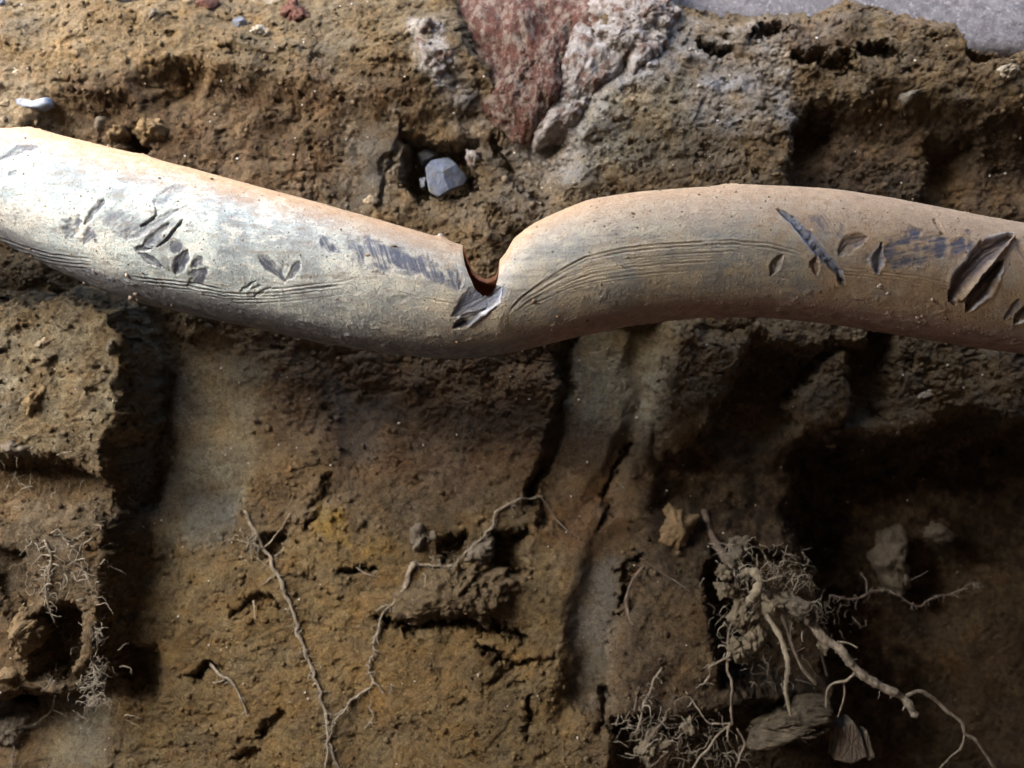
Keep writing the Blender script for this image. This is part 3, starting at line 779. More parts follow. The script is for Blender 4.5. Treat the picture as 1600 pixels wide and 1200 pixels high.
mudc = mixc(n, ramp(n, f_m, 0.38, 0.62), (0.36, 0.265, 0.165), (0.26, 0.185, 0.12))
film = mixc(n, ramp(n, mudm.outputs[0], 0.2, 0.75), film, mudc)
dustc = mixc(n, ramp(n, f_m, 0.38, 0.62), (0.50, 0.335, 0.195), (0.38, 0.255, 0.15))
c = mixc(n, ramp(n, dsum.outputs[0], 0.15, 0.8), film, dustc)
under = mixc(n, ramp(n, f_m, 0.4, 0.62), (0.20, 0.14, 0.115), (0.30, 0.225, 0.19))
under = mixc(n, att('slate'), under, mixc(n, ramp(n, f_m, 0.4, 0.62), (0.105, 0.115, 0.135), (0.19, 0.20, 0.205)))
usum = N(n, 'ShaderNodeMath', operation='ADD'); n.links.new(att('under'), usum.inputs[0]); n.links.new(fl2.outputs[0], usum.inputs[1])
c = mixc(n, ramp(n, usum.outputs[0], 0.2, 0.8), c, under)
lite = ramp(n, f_s, 0.42, 0.30)
c = mixc(n, lite, c, mixc(n, 1.0, c, (1.35, 1.33, 1.3), 'MULTIPLY'))
spot = ramp(n, f_s, 0.585, 0.70)
c = mixc(n, spot, c, (0.16, 0.115, 0.08))
bare_c = mixc(n, ramp(n, f_m, 0.35, 0.65), (0.024, 0.028, 0.046), (0.054, 0.061, 0.086))
c = mixc(n, att('bare'), c, bare_c)
c = mixc(n, att('shine'), c, (0.20, 0.22, 0.27))  # sheen of scraped places painted as a lighter blue-grey
c = mixc(n, att('red'), c, (0.13, 0.082, 0.055))
c = mixc(n, att('pale'), c, (0.52, 0.54, 0.57))
n.links.new(c, b.inputs['Base Color'])
r = N(n, 'ShaderNodeMapRange'); n.links.new(att('bare'), r.inputs['Value']); r.inputs['To Min'].default_value = 0.72; r.inputs['To Max'].default_value = 0.55
n.links.new(r.outputs[0], b.inputs['Roughness']); b.inputs['Specular IOR Level'].default_value = 0.16
ad = N(n, 'ShaderNodeMath', operation='ADD'); n.links.new(f_s, ad.inputs[0]); n.links.new(f_m, ad.inputs[1])
bump(n, b, ad.outputs[0], 0.0007, 0.85)
M['pipe'] = m
M['lining'] = plain_mat('pipe_inside', (0.36, 0.145, 0.062), (0.22, 0.09, 0.042), 90, 0.8, 0.001, 0.2)
M['rim'] = plain_mat('torn_rim', (0.42, 0.33, 0.26), (0.30, 0.19, 0.13), 300, 0.8, 0.0006, 0.25)

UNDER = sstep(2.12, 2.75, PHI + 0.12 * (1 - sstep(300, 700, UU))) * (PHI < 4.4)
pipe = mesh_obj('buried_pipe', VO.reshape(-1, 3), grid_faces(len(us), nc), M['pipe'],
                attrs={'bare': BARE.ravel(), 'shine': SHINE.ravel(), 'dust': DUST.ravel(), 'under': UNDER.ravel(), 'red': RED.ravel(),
                       'pale': PALE.ravel(), 'slate': (1 - sstep(720, 900, UU)).ravel(), 'cool_lit': (1 - 0.85 * sstep(380, 760, UU) - 0.15 * sstep(800, 1000, UU)).ravel(),
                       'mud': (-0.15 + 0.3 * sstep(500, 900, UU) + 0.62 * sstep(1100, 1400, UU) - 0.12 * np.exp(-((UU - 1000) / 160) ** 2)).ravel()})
tag(pipe, 'long scraped dusty pipe, buckled and broken open in the middle of the picture', 'pipe')
# inside skin, 5 mm further in, and the torn rim between the two
ci = np.unique(np.concatenate([np.where((us > 560) & (us < 960))[0]]))
ri = np.unique(np.concatenate([np.arange(0, nc, 6), [nc - 1]]))
TH = 9.0
Zi = Zp - nz * TH; Yi = Yp - ny * TH
VI = np.stack([(UU - 800) * PX, Yi * PX, (600 - Zi) * PX], -1)
vi = VI[ci][:, ri]
mesh_obj('lining', vi.reshape(-1, 3), grid_faces(len(ci), len(ri))[:, ::-1], M['lining'], pipe)
hi = np.where(INH)[0]; hi = np.arange(hi[0] - 1, hi[-1] + 2)
nh = len(hi)
rf = [(i, nh + i, nh + i + 1, i + 1) for i in range(nh - 1)]
mesh_obj('broken_rim', np.concatenate([VO[hi, 0], VI[hi, 0]]), rf, M['rim'], pipe)
mesh_obj('broken_rim', np.concatenate([VO[hi, -1], VI[hi, -1]]), [q[::-1] for q in rf], M['lining'], pipe)

# ------------------------------------------------------------------ lumps: stones, clods, brick, wood
def star(poly, K):
    a = np.array(poly, float); c = a.mean(0)
    out = np.zeros((K, 2))
    for i in range(K):
        th = 2 * math.pi * i / K; dx, dy = math.cos(th), math.sin(th); best = 0
        for j in range(len(a)):
            p = a[j] - c; q = a[(j + 1) % len(a)] - c; e = q - p
            den = dx * e[1] - dy * e[0]
            if abs(den) < 1e-9: continue
            t = (p[0] * e[1] - p[1] * e[0]) / den; s_ = (p[0] * dy - p[1] * dx) / den
            if t > 0 and -1e-6 <= s_ <= 1 + 1e-6: best = max(best, t)
        out[i] = c + best * np.array([dx, dy])
    return c, out

def lump_obj(name, poly, mat, label=None, cat=None, Y=None, thick=0.02, p=3.0, rough=0.0015, freq=150, facet=0, K=None, R=None, seed=1, group=None, back=1.4, parent=None, edge=0.0, lean=(0, 0), sink=0.0, aniso=(1, 1, 1)):
    a = np.array(poly, float)
    size = max(np.ptp(a[:, 0]), np.ptp(a[:, 1]))
    if K is None: K = int(np.clip(size * 1.1, 20, 220))
    if R is None: R = int(np.clip(size * 0.22, 6, 60))
    c, rimp = star(poly, K)
    if Y is None:
        q_ = size * 0.28
        Y = float(np.median([wall_y(c[0] + i_ * q_, c[1] + j_ * q_) for i_, j_ in ((0, 0), (1, 0), (-1, 0), (0, 1), (0, -1))])) + sink
    rr = np.random.default_rng(seed)
    th = np.linspace(0, 2 * np.pi, K, endpoint=False)
    wob = 1 + edge * fbm2(np.cos(th) * 2.5 + seed, np.sin(th) * 2.5, 4, seed)
    rimp = c + (rimp - c) * wob[:, None]
    k = PX * (1 + Y / CAM_D)
    verts = []
    def to(pt): return np.stack([(pt[:, 0] - 800) * k, np.zeros(len(pt)), (600 - pt[:, 1]) * k], 1)
    cw = to(c[None])[0]
    rw = to(rimp) - cw
    pl = [(rr.normal(0, .35), rr.normal(0, .35), rr.uniform(.0, .25)) for _ in range(facet)]
    rm = np.max(np.hypot(rw[:, 0], rw[:, 2]))
    rows = []
    svals = np.linspace(0, 1, R + 1)[1:] ** 0.85
    for s_ in svals:
        q = rw * s_
        y = -thick * (1 - s_ ** p) * np.ones(K)
        for (ax, az, cc) in pl:
            y = np.maximum(y, -thick + cc * thick + (ax * q[:, 0] + az * q[:, 2]) / rm * thick * 1.6)
        y = y + lean[0] * q[:, 0] + lean[1] * q[:, 2]
        rows.append(np.stack([q[:, 0], y, q[:, 2]], 1))
    for j, f in enumerate((0.25, 0.6, 1.0)):
        q = rw * (1 - 0.06 * (j + 1)); last = rows[R - 1][:, 1]
        rows.append(np.stack([q[:, 0], last + thick * back * f, q[:, 2]], 1))
    ctr = np.array([[0, rows[0][:, 1].mean(), 0]])
    V_ = np.concatenate([ctr] + rows)
    VA = V_ * np.array(aniso)
    n1 = fbm3(VA + seed * 0.37, freq, 5, seed, 0.7); n2 = fbm3(VA + seed * 0.71, freq * 0.4, 3, seed + 50)
    dirv = V_.copy(); dirv[:, 1] -= thick; dirv /= (np.linalg.norm(dirv, axis=1)[:, None] + 1e-6)
    V_ = V_ + dirv * ((n1 * rough + n2 * rough * 1.6)[:, None])
    faces = [(0, 1 + (i + 1) % K, 1 + i) for i in range(K)]
    for j in range(len(rows) - 1):
        o = 1 + j * K
        for i in range(K):
            i2 = (i + 1) % K
            faces.append((o + i, o + i2, o + K + i2, o + K + i))
    ob = mesh_obj(name, V_, faces, mat, parent, smooth=(facet == 0))
    ob.location = (cw[0], Y, cw[2])
    if label: tag(ob, label, cat, group)
    return ob

def blob(u, v, ru, rv, rot=0, n=9, jag=0.18, seed=0):
    r_ = np.random.default_rng(seed + int(u) * 7 + int(v))
    pts = []
    for i in range(n):
        t = 2 * math.pi * i / n; k_ = 1 + r_.uniform(-jag, jag)
        x, y = ru * k_ * math.cos(t), rv * k_ * math.sin(t)
        a = math.radians(rot)
        pts.append((u + x * math.cos(a) - y * math.sin(a), v + x * math.sin(a) + y * math.cos(a)))
    return pts

# brick, mortar and concrete along the top
lump_obj('brick', [(676, -60), (1000, -60), (985, 10), (955, 80), (912, 120), (885, 175), (852, 222), (812, 238), (768, 214), (738, 150), (712, 80)], M['brick'],
         'red brown broken brick lodged in the earth at the top centre', 'brick', Y=0.118, thick=0.030, p=3.5, rough=0.007, freq=90, seed=3, edge=0.2, lean=(0, 0.35), aniso=(1.2, 1, 0.75))
lump_obj('mortar_lump', [(895, 40), (950, 35), (985, 90), (960, 140), (930, 175), (905, 210), (870, 238), (830, 246), (835, 205), (858, 165), (870, 110)], M['mortar'],
         'pale lime mortar clinging to the right side of the red brick', 'mortar', Y=0.096, thick=0.018, p=3, rough=0.005, freq=150, seed=5, edge=0.34)
lump_obj('mortar_lump', [(925, -60), (1070, -60), (1068, 20), (1040, 62), (1015, 120), (980, 145), (950, 100), (930, 40)], M['mortar'],
         'whitish mortar patch at the top edge between brick and concrete', 'mortar', Y=0.102, thick=0.024, p=4, rough=0.0065, freq=120, seed=6, edge=0.3, lean=(0, 0.3))
lump_obj('mortar_lump', [(880, 205), (915, 180), (950, 180), (960, 215), (925, 245), (890, 240)], M['mortar'],
         'crumbly mortar knob below the pale strip beside the brick', 'mortar', Y=0.090, thick=0.012, p=2, rough=0.006, freq=150, seed=8, edge=0.35)
for i, (pl_, lb) in enumerate((([(655, 28), (684, 30), (690, 60), (668, 66), (655, 50)], 'pale mortar crumb at the upper left edge of the brick'),
                               ([(658, 70), (700, 72), (708, 108), (680, 122), (660, 100)], 'pale mortar crumb halfway down the left edge of the brick'),
                               ([(722, 225), (752, 240), (760, 262), (735, 258)], 'small pale mortar crumb under the tip of the brick'))):
    lump_obj('mortar_lump', pl_, M['mortar'], lb, 'mortar', thick=0.010, p=2, rough=0.008, freq=170, seed=20 + i, edge=0.35, sink=0.003)
lump_obj('concrete_block', [(1020, -420), (2300, -420), (2300, 120), (1600, 120), (1250, 110), (1030, 70)], M['concrete'],
         'purple grey concrete footing in the top right corner', 'concrete', Y=0.155, thick=0.03, p=14, rough=0.0022, freq=70, seed=9, K=260, R=70, back=6)

# the blue-grey stone and its neighbours
lump_obj('stone', [(665, 264), (674, 250), (701, 243), (712, 252), (729, 274), (723, 286), (686, 312), (673, 304), (667, 282)], M['slate'],
         'angular blue grey stone above the break in the pipe', 'stone', Y=0.104, thick=0.012, p=24, rough=0.0009, freq=140, facet=4, seed=21, K=64, R=14, lean=(0.45, 0.35))
lump_obj('stone', [(650, 243), (668, 232), (690, 238), (676, 250), (660, 260)], M['dark_slate'],
         'dark slate sliver tucked behind the blue grey stone', 'stone', Y=0.128, thick=0.012, p=6, facet=4, seed=6, K=30, R=8, rough=0.0006)
lump_obj('stone', [(655, 278), (666, 276), (666, 296), (657, 295)], M['slate'],
         'small bluish chip just left of the blue grey stone', 'stone', Y=0.122, thick=0.010, p=6, facet=3, seed=7, K=24, R=6, rough=0.0006)
lump_obj('stone', blob(577, 311, 13, 10, -30), M['pale'], 'small pale grey stone low in the grey clay left of the blue stone', 'stone', thick=0.006, facet=4, p=5, seed=11, rough=0.0007, sink=0.003)
lump_obj('ceramic_shard', [(24, 156), (40, 155), (58, 160), (80, 152), (83, 166), (68, 173), (35, 172), (26, 166)], M['shard'],
         'shiny blue white ceramic shard at the left edge above the pipe', 'shard', thick=0.007, p=9, rough=0.0010, seed=12, sink=0.0035, edge=0.06)
ST = [(375, 40, 12, 15, 20, 'dark_slate', 'dark blue slate chip in the ochre soil near the top left', 5, .010),
      (406, 53, 14, 11, 0, 'pale', 'round pale pebble right of the dark slate chip', 0, .010),
      (190, 2, 17, 6, 0, 'slate', 'bluish white stone cut by the top edge on the left', 4, .010),
      (415, 4, 22, 13, 0, 'pale', 'whitish stone at the top edge right of the red stone', 4, .012),
      (325, 9, 20, 13, -15, 'redstone', 'reddish brown stone at the top edge left of centre', 4, .012),
      (460, 22, 30, 22, 20, 'redstone', 'dark red brick lump in the ochre soil at the top', 0, .014),
      (308, 33, 11, 9, 0, 'ochre', 'small ochre clod just below the reddish stone', 0, .008),
      (240, 24, 12, 16, 30, 'greyclod', 'grey flat clod in the ochre soil at the top left', 0, .006),
      (30, 116, 13, 7, 0, 'pale', 'pale chip in the ochre soil above the ceramic shard', 4, .007),
      (2, 8, 9, 12, 0, 'dark_slate', 'dark bluish stone in the top left corner', 4, .010),
      (10, 162, 10, 8, 0, 'pale', 'pale stone left of the ceramic shard', 3, .008),
      (241, 207, 27, 21, 15, 'ochre', 'yellowish clod in the dark hollow above the pipe', 0, .020),
      (185, 213, 20, 16, -15, 'ochre', 'rounded clod left of the yellowish clod, touching the pipe', 0, .016),
      (158, 195, 10, 18, 25, 'greyclod', 'narrow grey clod in the dark hollow above the pipe', 0, .010),
      (1570, 112, 20, 13, 0, 'pale', 'round pale stone below the concrete at the right edge', 0, .014),
      (1420, 150, 18, 11, 0, 'greyclod', 'greyish clod in the dark soil below the concrete', 0, .012),
      (72, 535, 18, 17, 0, 'pale', 'rounded pale stone in the earth block under the left of the pipe', 0, .012),
      (178, 543, 13, 20, 10, 'greyclod', 'grey lump at the right shoulder of the left earth block', 0, .010),
      (60, 625, 17, 24, 20, 'ochre', 'ochre clod in the middle of the left earth block', 0, .010),
      (30, 700, 28, 13, 10, 'greyclod', 'flat grey clod low in the left earth block', 0, .012),
      (45, 985, 26, 44, 5, 'ochre', 'big rounded ochre clod near the left edge, low down', 0, .026),
      (16, 1052, 16, 14, 0, 'ochre', 'small ochre clod at the left edge near the bottom', 0, .014),
      (28, 1130, 34, 36, 0, 'greyclod', 'grey brown clod in the lower left corner', 0, .016),
      (1052, 827, 33, 36, 10, 'ochre', 'orange brown clod standing in the dark soil right of the cut strip', 0, .018),
      (1397, 880, 28, 55, -6, 'greyclod', 'tall grey brown clod hanging in the dark hollow on the right', 0, .020),
      (1465, 832, 22, 15, 5, 'greyclod', 'small grey clod right of the tall clod in the dark hollow', 0, .012),
      (1300, 672, 14, 12, 0, 'greyclod', 'small grey stone at the foot of the right hand hollow', 0, .010),
      (1298, 694, 10, 7, 0, 'pale', 'little pale chip under the grey stone of the right hand hollow', 0, .007),
      (1450, 615, 30, 6, -18, 'pale', 'thin pale sliver in the dark soil under the right of the pipe', 3, .006),
      (1477, 571, 7, 4, -10, 'grit', 'small white chip under the right of the pipe', 0, .005),
      (658, 845, 20, 27, 30, 'greyclod', 'grey crumbly clod beside the middle root', 0, .013),
      (752, 862, 24, 29, 15, 'greyclod', 'broad crumbly clod behind the middle root', 0, .016),
      (543, 952, 5.5, 5.5, 0, 'grit', 'tiny round white bead in the ochre soil', 0, .004),
      (715, 928, 110, 46, -4, 'brownclod', 'flat dark earth ledge casting a shadow below the middle root', 0, .030),
      (1290, 900, 40, 22, 0, 'greyclod', 'dark clod behind the tangled root on the right', 0, .016)]
for i, (u_, v_, a_, b_, r_, mt, lb, fc, tk) in enumerate(ST):
    kind = 'stone' if mt in ('dark_slate', 'slate', 'pale', 'redstone', 'grit') and 'clod' not in lb else 'clod'
    yy = None
    if lb.startswith('tall grey'): yy = 0.20
    if lb.startswith('small grey clod right'): yy = 0.19
    lump_obj({'stone': 'stone', 'clod': 'earth_clod'}[kind], blob(u_, v_, a_, b_, r_, 10, 0.16, i), M[mt], lb, kind, Y=yy, thick=tk, p=5 if fc else 2.2,
             rough=0.0008 if fc else (0.0065 if a_ > 10 else 0.0010), freq=170, facet=fc, seed=40 + i, edge=0.06 if fc else 0.30, sink=0.004 if fc else 0.004)

# bark and an old wood block at the bottom right
lump_obj('bark_piece', [(1168, 1148), (1190, 1128), (1230, 1115), (1268, 1098), (1296, 1098), (1304, 1122), (1285, 1142), (1262, 1160), (1245, 1150), (1200, 1158), (1175, 1158)], M['bark'],
         'curled strip of rotten bark below the hanging roots', 'bark', Y=0.085, thick=0.022, p=2.0, rough=0.0085, freq=120, seed=91, edge=0.3, aniso=(0.22, 1, 2.6), K=220, R=50, lean=(0.1, 0.2))
def prism(name, poly, Y, dep, mat, parent=None, bev=1.6, seed=1):
    """an offcut: flat faces, chipped edges, grain cut into the front"""
    a = np.array(poly, float); n0 = len(a); pts = []
    for i in range(n0):
        for j in range(10):
            t = j / 10; pts.append(a[i] * (1 - t) + a[(i + 1) % n0] * t)
    r_ = np.random.default_rng(seed); pts = np.array(pts) + r_.normal(0, .45, (n0 * 10, 2)); c_ = pts.mean(0); K = len(pts)
    rows = []
    for f_, y_ in ((.0, 0), (.25, 0), (.5, 0), (.75, 0), (1 - bev / 24, 0), (1, bev * PX), (1.0, dep * .5), (.98, dep)):
        q = c_ + (pts - c_) * f_
        g = (np.sin(q[:, 0] * 1.15 + noise2(q[:, 0] / 6, q[:, 1] / 25, seed) * 3) * .0004 + noise2(q[:, 0] / 2.5, q[:, 1] / 14, seed) * .0006) * (f_ < 1)
        rows.append(np.array([P(u_, v_, Y) for u_, v_ in q]) + np.stack([np.zeros(K), y_ + g, np.zeros(K)], 1))
    v = np.concatenate(rows); o_ = P(c_[0], c_[1], Y)
    ob = mesh_obj(name, v - o_, grid_faces(len(rows), K, True), mat, parent, smooth=False)
    ob.location = o_
    return ob
wb = tag(prism('wood_block', [(1312, 1140), (1334, 1127), (1347, 1150), (1355, 1182), (1331, 1194), (1305, 1188)], 0.088, 0.022, M['wood'], seed=92),
         'grey offcut of old wood right of the bark at the bottom', 'wood')
sp = prism('splinter', [(1349, 1144), (1355, 1142), (1367, 1184), (1358, 1189)], 0.092, 0.014, M['wood'], wb, seed=93)
sp.location = Vector(sp.location) - Vector(wb.location)

# ------------------------------------------------------------------ roots
def tube(pts3, rad, sides=7, jit=0.12, seed=0):
    p = np.array(pts3); n_ = len(p)
    tg = np.gradient(p, axis=0); tg /= np.linalg.norm(tg, axis=1)[:, None] + 1e-9
    up = np.array([0.0, 1.0, 0.0]); a = np.cross(tg, up); a /= np.linalg.norm(a, axis=1)[:, None] + 1e-9
    b_ = np.cross(tg, a)
    th = np.linspace(0, 2 * np.pi, sides, endpoint=False)
    r_ = np.random.default_rng(seed)
    rr = np.asarray(rad)[:, None] * (1 + r_.uniform(-jit, jit, (n_, sides)))
    ring = p[:, None] + rr[..., None] * (np.cos(th)[None, :, None] * a[:, None] + np.sin(th)[None, :, None] * b_[:, None])
    v = np.concatenate([ring.reshape(-1, 3), p[:1] - tg[:1] * rad[0], p[-1:] + tg[-1:] * rad[-1]])
    f = [tuple(q) for q in grid_faces(n_, sides, True)]
    e0, e1 = n_ * sides, n_ * sides + 1
    for i in range(sides):
        f.append((e0, (i + 1) % sides, i)); f.append((e1, (n_ - 1) * sides + i, (n_ - 1) * sides + (i + 1) % sides))
    return v, f

def resample(pts, step=3.0):
    a = np.array(pts, float)
    n_ = len(a); out = []
    for i in range(n_ - 1):
        p0 = a[max(i - 1, 0)]; p1 = a[i]; p2 = a[i + 1]; p3 = a[min(i + 2, n_ - 1)]
        m_ = max(2, int(np.hypot(*(p2 - p1)[:2]) / step))
        for j in range(m_):
            t = j / m_
            out.append(0.5 * ((2 * p1) + (-p0 + p2) * t + (2 * p0 - 5 * p1 + 4 * p2 - p3) * t * t + (-p0 + 3 * p1 - 3 * p2 + p3) * t ** 3))
    out.append(a[-1]); return np.array(out)

class Acc:
    def __init__(s): s.v = []; s.f = []; s.n = 0
    def add(s, v, f):
        s.v.append(v); s.f += [tuple(int(i) + s.n for i in q) for q in f]; s.n += len(v)

def root_path(pts, Y, lift, seed, wig=1.6, step=3.0):
    """photograph pixels to a wandering path, on the wall (Y None) or hanging at depth Y (number or one per point)"""
    q = resample([(x, y) for x, y in pts], step)
    n_ = len(q); t = np.arange(n_)
    q = q + np.stack([fbm2(t / 5.0, t * 0 + seed, 3, seed), fbm2(t / 5.0, t * 0 - seed, 3, seed + 9)], 1) * wig
    if Y is None:
        ys = np.array([wall_y(a, b) for a, b in q])
        w_ = 6; pad = np.pad(ys, w_, mode='edge')
        ys = np.array([np.percentile(pad[i:i + 2 * w_ + 1], 25) for i in range(n_)])
        k_ = np.ones(9) / 9; ys = np.convolve(np.pad(ys, 4, mode='edge'), k_, 'valid') - lift
    elif np.isscalar(Y): ys = np.full(n_, float(Y)) + fbm2(t / 14.0, t * 0 + 3, 2, seed) * 0.006
    else: ys = np.interp(np.linspace(0, 1, n_), np.linspace(0, 1, len(Y)), Y) + fbm2(t / 14.0, t * 0 + 3, 2, seed) * 0.004
    return np.array([P(a, b, y) for (a, b), y in zip(q, ys)])

def make_root(name, pts, r0, r1, mat, label=None, Y=None, lift=0.002, seed=1, wig=1.6, branches=(), hairs=0, hair_len=10, parent=None, sides=7):
    pa = root_path(pts, Y, lift, seed, wig)
    n_ = len(pa)
    rad = np.linspace(r0, r1, n_) * (0.82 if r0 < 4.9 else 1.0) * PX * (1 + 0.34 * fbm2(np.arange(n_) / 4.0, np.arange(n_) * 0.0 + seed, 2, seed))
    v, f = tube(pa, rad, sides, 0.17, seed)
    o = mesh_obj(name, v, f, M[mat], parent)
    if label: tag(o, label, 'root', 'roots hanging out of the earth')
    for j, bdef in enumerate(branches):
        bp, b0, b1 = bdef[:3]; by = bdef[3] if len(bdef) > 3 else Y
        make_root('rootlet', bp, b0, b1, mat, None, by, lift, seed * 13 + j, wig, parent=o, sides=6)
    if hairs:
        ac = Acc(); r_ = np.random.default_rng(seed + 500)
        for h in range(hairs):
            i = r_.integers(0, n_); hp = [pa[i]]; d = r_.normal(0, 1, 3); d[1] = -abs(d[1]) * .4; d /= np.linalg.norm(d)
            L = int(r_.integers(4, 9))
            for s_ in range(L):
                d = d + r_.normal(0, .55, 3); d[2] -= 0.12; d /= np.linalg.norm(d)
                hp.append(hp[-1] + d * hair_len * PX * r_.uniform(.15, .4))
            hp = np.array(hp)
            v, f = tube(hp, np.linspace(0.75, 0.35, len(hp)) * PX * r_.uniform(.7, 1.4), 4, 0.1, h)
            ac.add(v, f)
        ho = mesh_obj('root_hairs', np.concatenate(ac.v), ac.f, M['hair'], o)
        ho['kind'] = 'stuff'
    return o

make_root('root', [(385, 800), (400, 835), (412, 858), (425, 880), (437, 905), (448, 935), (460, 970), (470, 1000), (480, 1030), (492, 1060), (502, 1090), (508, 1120), (512, 1150), (517, 1170), (530, 1210)],
          4.2, 2.6, 'root', 'long thin root running down the ochre soil left of the middle', seed=3, hairs=90, lift=0.0012, wig=4.5,
          branches=[([(412, 858), (425, 840), (440, 825), (455, 800)], 2, 1), ([(412, 858), (395, 850), (380, 846), (360, 847)], 1.8, 1), ([(400, 835), (388, 845), (385, 860)], 2.4, 1.4),
                    ([(432, 870), (440, 862), (438, 850)], 2.2, 1.4), ([(430, 895), (418, 908), (412, 912)], 2, 1.4)])
make_root('root', [(846, 776), (822, 780), (800, 786), (777, 798), (766, 828), (742, 850), (728, 866), (710, 880), (690, 886), (665, 884), (645, 880), (636, 905), (620, 935), (602, 950), (594, 965), (589, 990), (582, 1020), (577, 1045), (582, 1066), (570, 1080), (550, 1094), (536, 1115), (521, 1130), (516, 1152), (510, 1180), (505, 1205)],
          3.2, 2.2, 'root', 'zigzag root crossing the middle of the ochre soil', seed=5, hairs=110, lift=0.002, wig=4.0,
          branches=[([(582, 1066), (593, 1073), (598, 1084)], 2, 1.6), ([(645, 880), (638, 905), (628, 930), (606, 948)], 5.5, 3.0), ([(630, 938), (612, 945), (586, 955)], 3.2, 1.6),
                    ([(702, 882), (702, 900), (692, 912)], 2.4, 2.0), ([(702, 895), (714, 902), (716, 912)], 2.2, 1.8), ([(590, 985), (583, 1000)], 1.6, 1.0)])
make_root('root', [(558, 886), (572, 897), (590, 902)], 1.6, 1.2, 'root', 'short wisp of root left of the dark earth ledge', seed=7, hairs=4)
make_root('root', [(844, 776), (858, 795), (872, 814), (888, 830), (908, 842)], 1.8, 1.4, 'root_dark', 'thin dark root curving over the cut strip', seed=8)
make_root('root', [(326, 1033), (342, 1053), (358, 1062), (374, 1085), (386, 1118)], 3.0, 1.8, 'root', 'short forked root low in the ochre soil on the left', seed=9, hairs=12,
          branches=[([(358, 1060), (345, 1064), (333, 1066)], 2.2, 1.5)])
make_root('root', [(396, 940), (398, 952), (399, 968)], 2.4, 1.2, 'root_pale', 'tiny pale root stub in a small hollow of the ochre soil', seed=10)
make_root('root', [(575, 1105), (583, 1118), (577, 1128), (570, 1138)], 1.5, 1.0, 'root', 'tiny curled rootlet below the fork of the zigzag root', seed=29, hairs=4,
          branches=[([(577, 1128), (584, 1130)], 1.2, .8)])
make_root('root', [(611, 1068), (612, 1080)], 1.4, 1.0, 'root', 'tiny rootlet right of the fork of the zigzag root', seed=30, hairs=3)
# on the left block
make_root('root', [(193, 750), (197, 790), (194, 830), (190, 870), (184, 905), (178, 940), (170, 965)], 2.4, 1.6, 'root', 'thin root down the right edge of the left earth block', seed=11, hairs=70, hair_len=14)
make_root('root', [(70, 845), (80, 870), (76, 900), (72, 930), (82, 965), (92, 985), (86, 1020), (84, 1050), (80, 1082)], 2.4, 1.6, 'root', 'pale root hanging beside the big ochre clod', seed=12, hairs=50, hair_len=14,
          branches=[([(80, 870), (66, 868), (52, 880)], 1.6, 1.0), ([(86, 1020), (90, 1010), (94, 1000)], 1.4, 1.0)])
make_root('root', [(98, 838), (110, 852), (124, 866)], 2.2, 1.4, 'root', 'short slanting root in the left earth block', seed=13, hairs=14)
make_root('root', [(176, 825), (173, 860), (172, 900)], 2.0, 1.2, 'root', 'short straight root left of the edge root', seed=14, hairs=16)
make_root('root', [(150, 965), (152, 1000), (146, 1035), (148, 1075), (142, 1100)], 2.6, 1.4, 'root', 'fuzzy pale root hanging below the left earth block', seed=15, Y=0.055, hairs=110, hair_len=16)
make_root('root', [(86, 1080), (80, 1108), (66, 1122), (52, 1132)], 1.6, 1.0, 'root_pale', 'yellowish forked rootlet in the lower left', seed=16, lift=0.006, branches=[([(80, 1108), (92, 1113), (104, 1120)], 1.4, .8)])
make_root('root', [(-4, 1092), (14, 1112), (24, 1140), (22, 1170), (18, 1205)], 2.0, 1.4, 'root_dark', 'dark root at the bottom left corner', seed=17, hairs=26)
# the tangle at the lower right
make_root('root', [(1158, 900), (1166, 894), (1180, 895), (1187, 908), (1182, 924), (1170, 938), (1160, 948)], 8.5, 6.0, 'root_pale', 'thick pale hooked root stump at the heart of the tangle', Y=[.095, .07, .062, .062, .07, .08], seed=18, wig=.8, hairs=50, hair_len=16, sides=9,
          branches=[([(1187, 906), (1205, 904), (1220, 900), (1232, 903), (1240, 915)], 2.4, 1.2), ([(1212, 903), (1216, 892), (1212, 884)], 1.6, 1.0)])
make_root('root', [(1190, 922), (1204, 932), (1222, 945), (1240, 957), (1262, 968), (1276, 985), (1290, 1000), (1312, 1014), (1330, 1038), (1352, 1058), (1378, 1073), (1400, 1084), (1416, 1096), (1426, 1112), (1429, 1118)],
          7.5, 6.2, 'root', 'thickest root slanting down to a blunt broken end on the right', Y=[.075, .06, .05, .05, .05], seed=19, wig=1.0, hairs=60, hair_len=10, sides=9,
          branches=[([(1416, 1088), (1436, 1080), (1450, 1086), (1466, 1098), (1480, 1112), (1502, 1128), (1508, 1146), (1524, 1156), (1538, 1176), (1556, 1204)], 4.0, 2.8, [.05, .07]),
                    ([(1508, 1146), (1502, 1168), (1486, 1182), (1466, 1204)], 2.6, 1.8, .07), ([(1308, 1003), (1324, 1004), (1340, 1012)], 2.6, 1.4, .048),
                    ([(1338, 1048), (1324, 1062), (1302, 1068), (1292, 1082), (1291, 1106)], 3.2, 2.2, [.05, .065]), ([(1318, 1066), (1319, 1088), (1309, 1120)], 2.4, 1.6, [.055, .07]),
                    ([(1388, 1078), (1393, 1090)], 2.0, 1.2, .047), ([(1416, 1098), (1410, 1110)], 2.0, 1.2, .047)])
make_root('root', [(1196, 955), (1205, 972), (1216, 990), (1225, 1012), (1231, 1040), (1228, 1068), (1230, 1092), (1235, 1118)], 5.0, 3.2, 'root_pale', 'smooth pale root hanging straight down onto the bark', Y=[.065, .055, .065], seed=20, wig=.7, hairs=10)
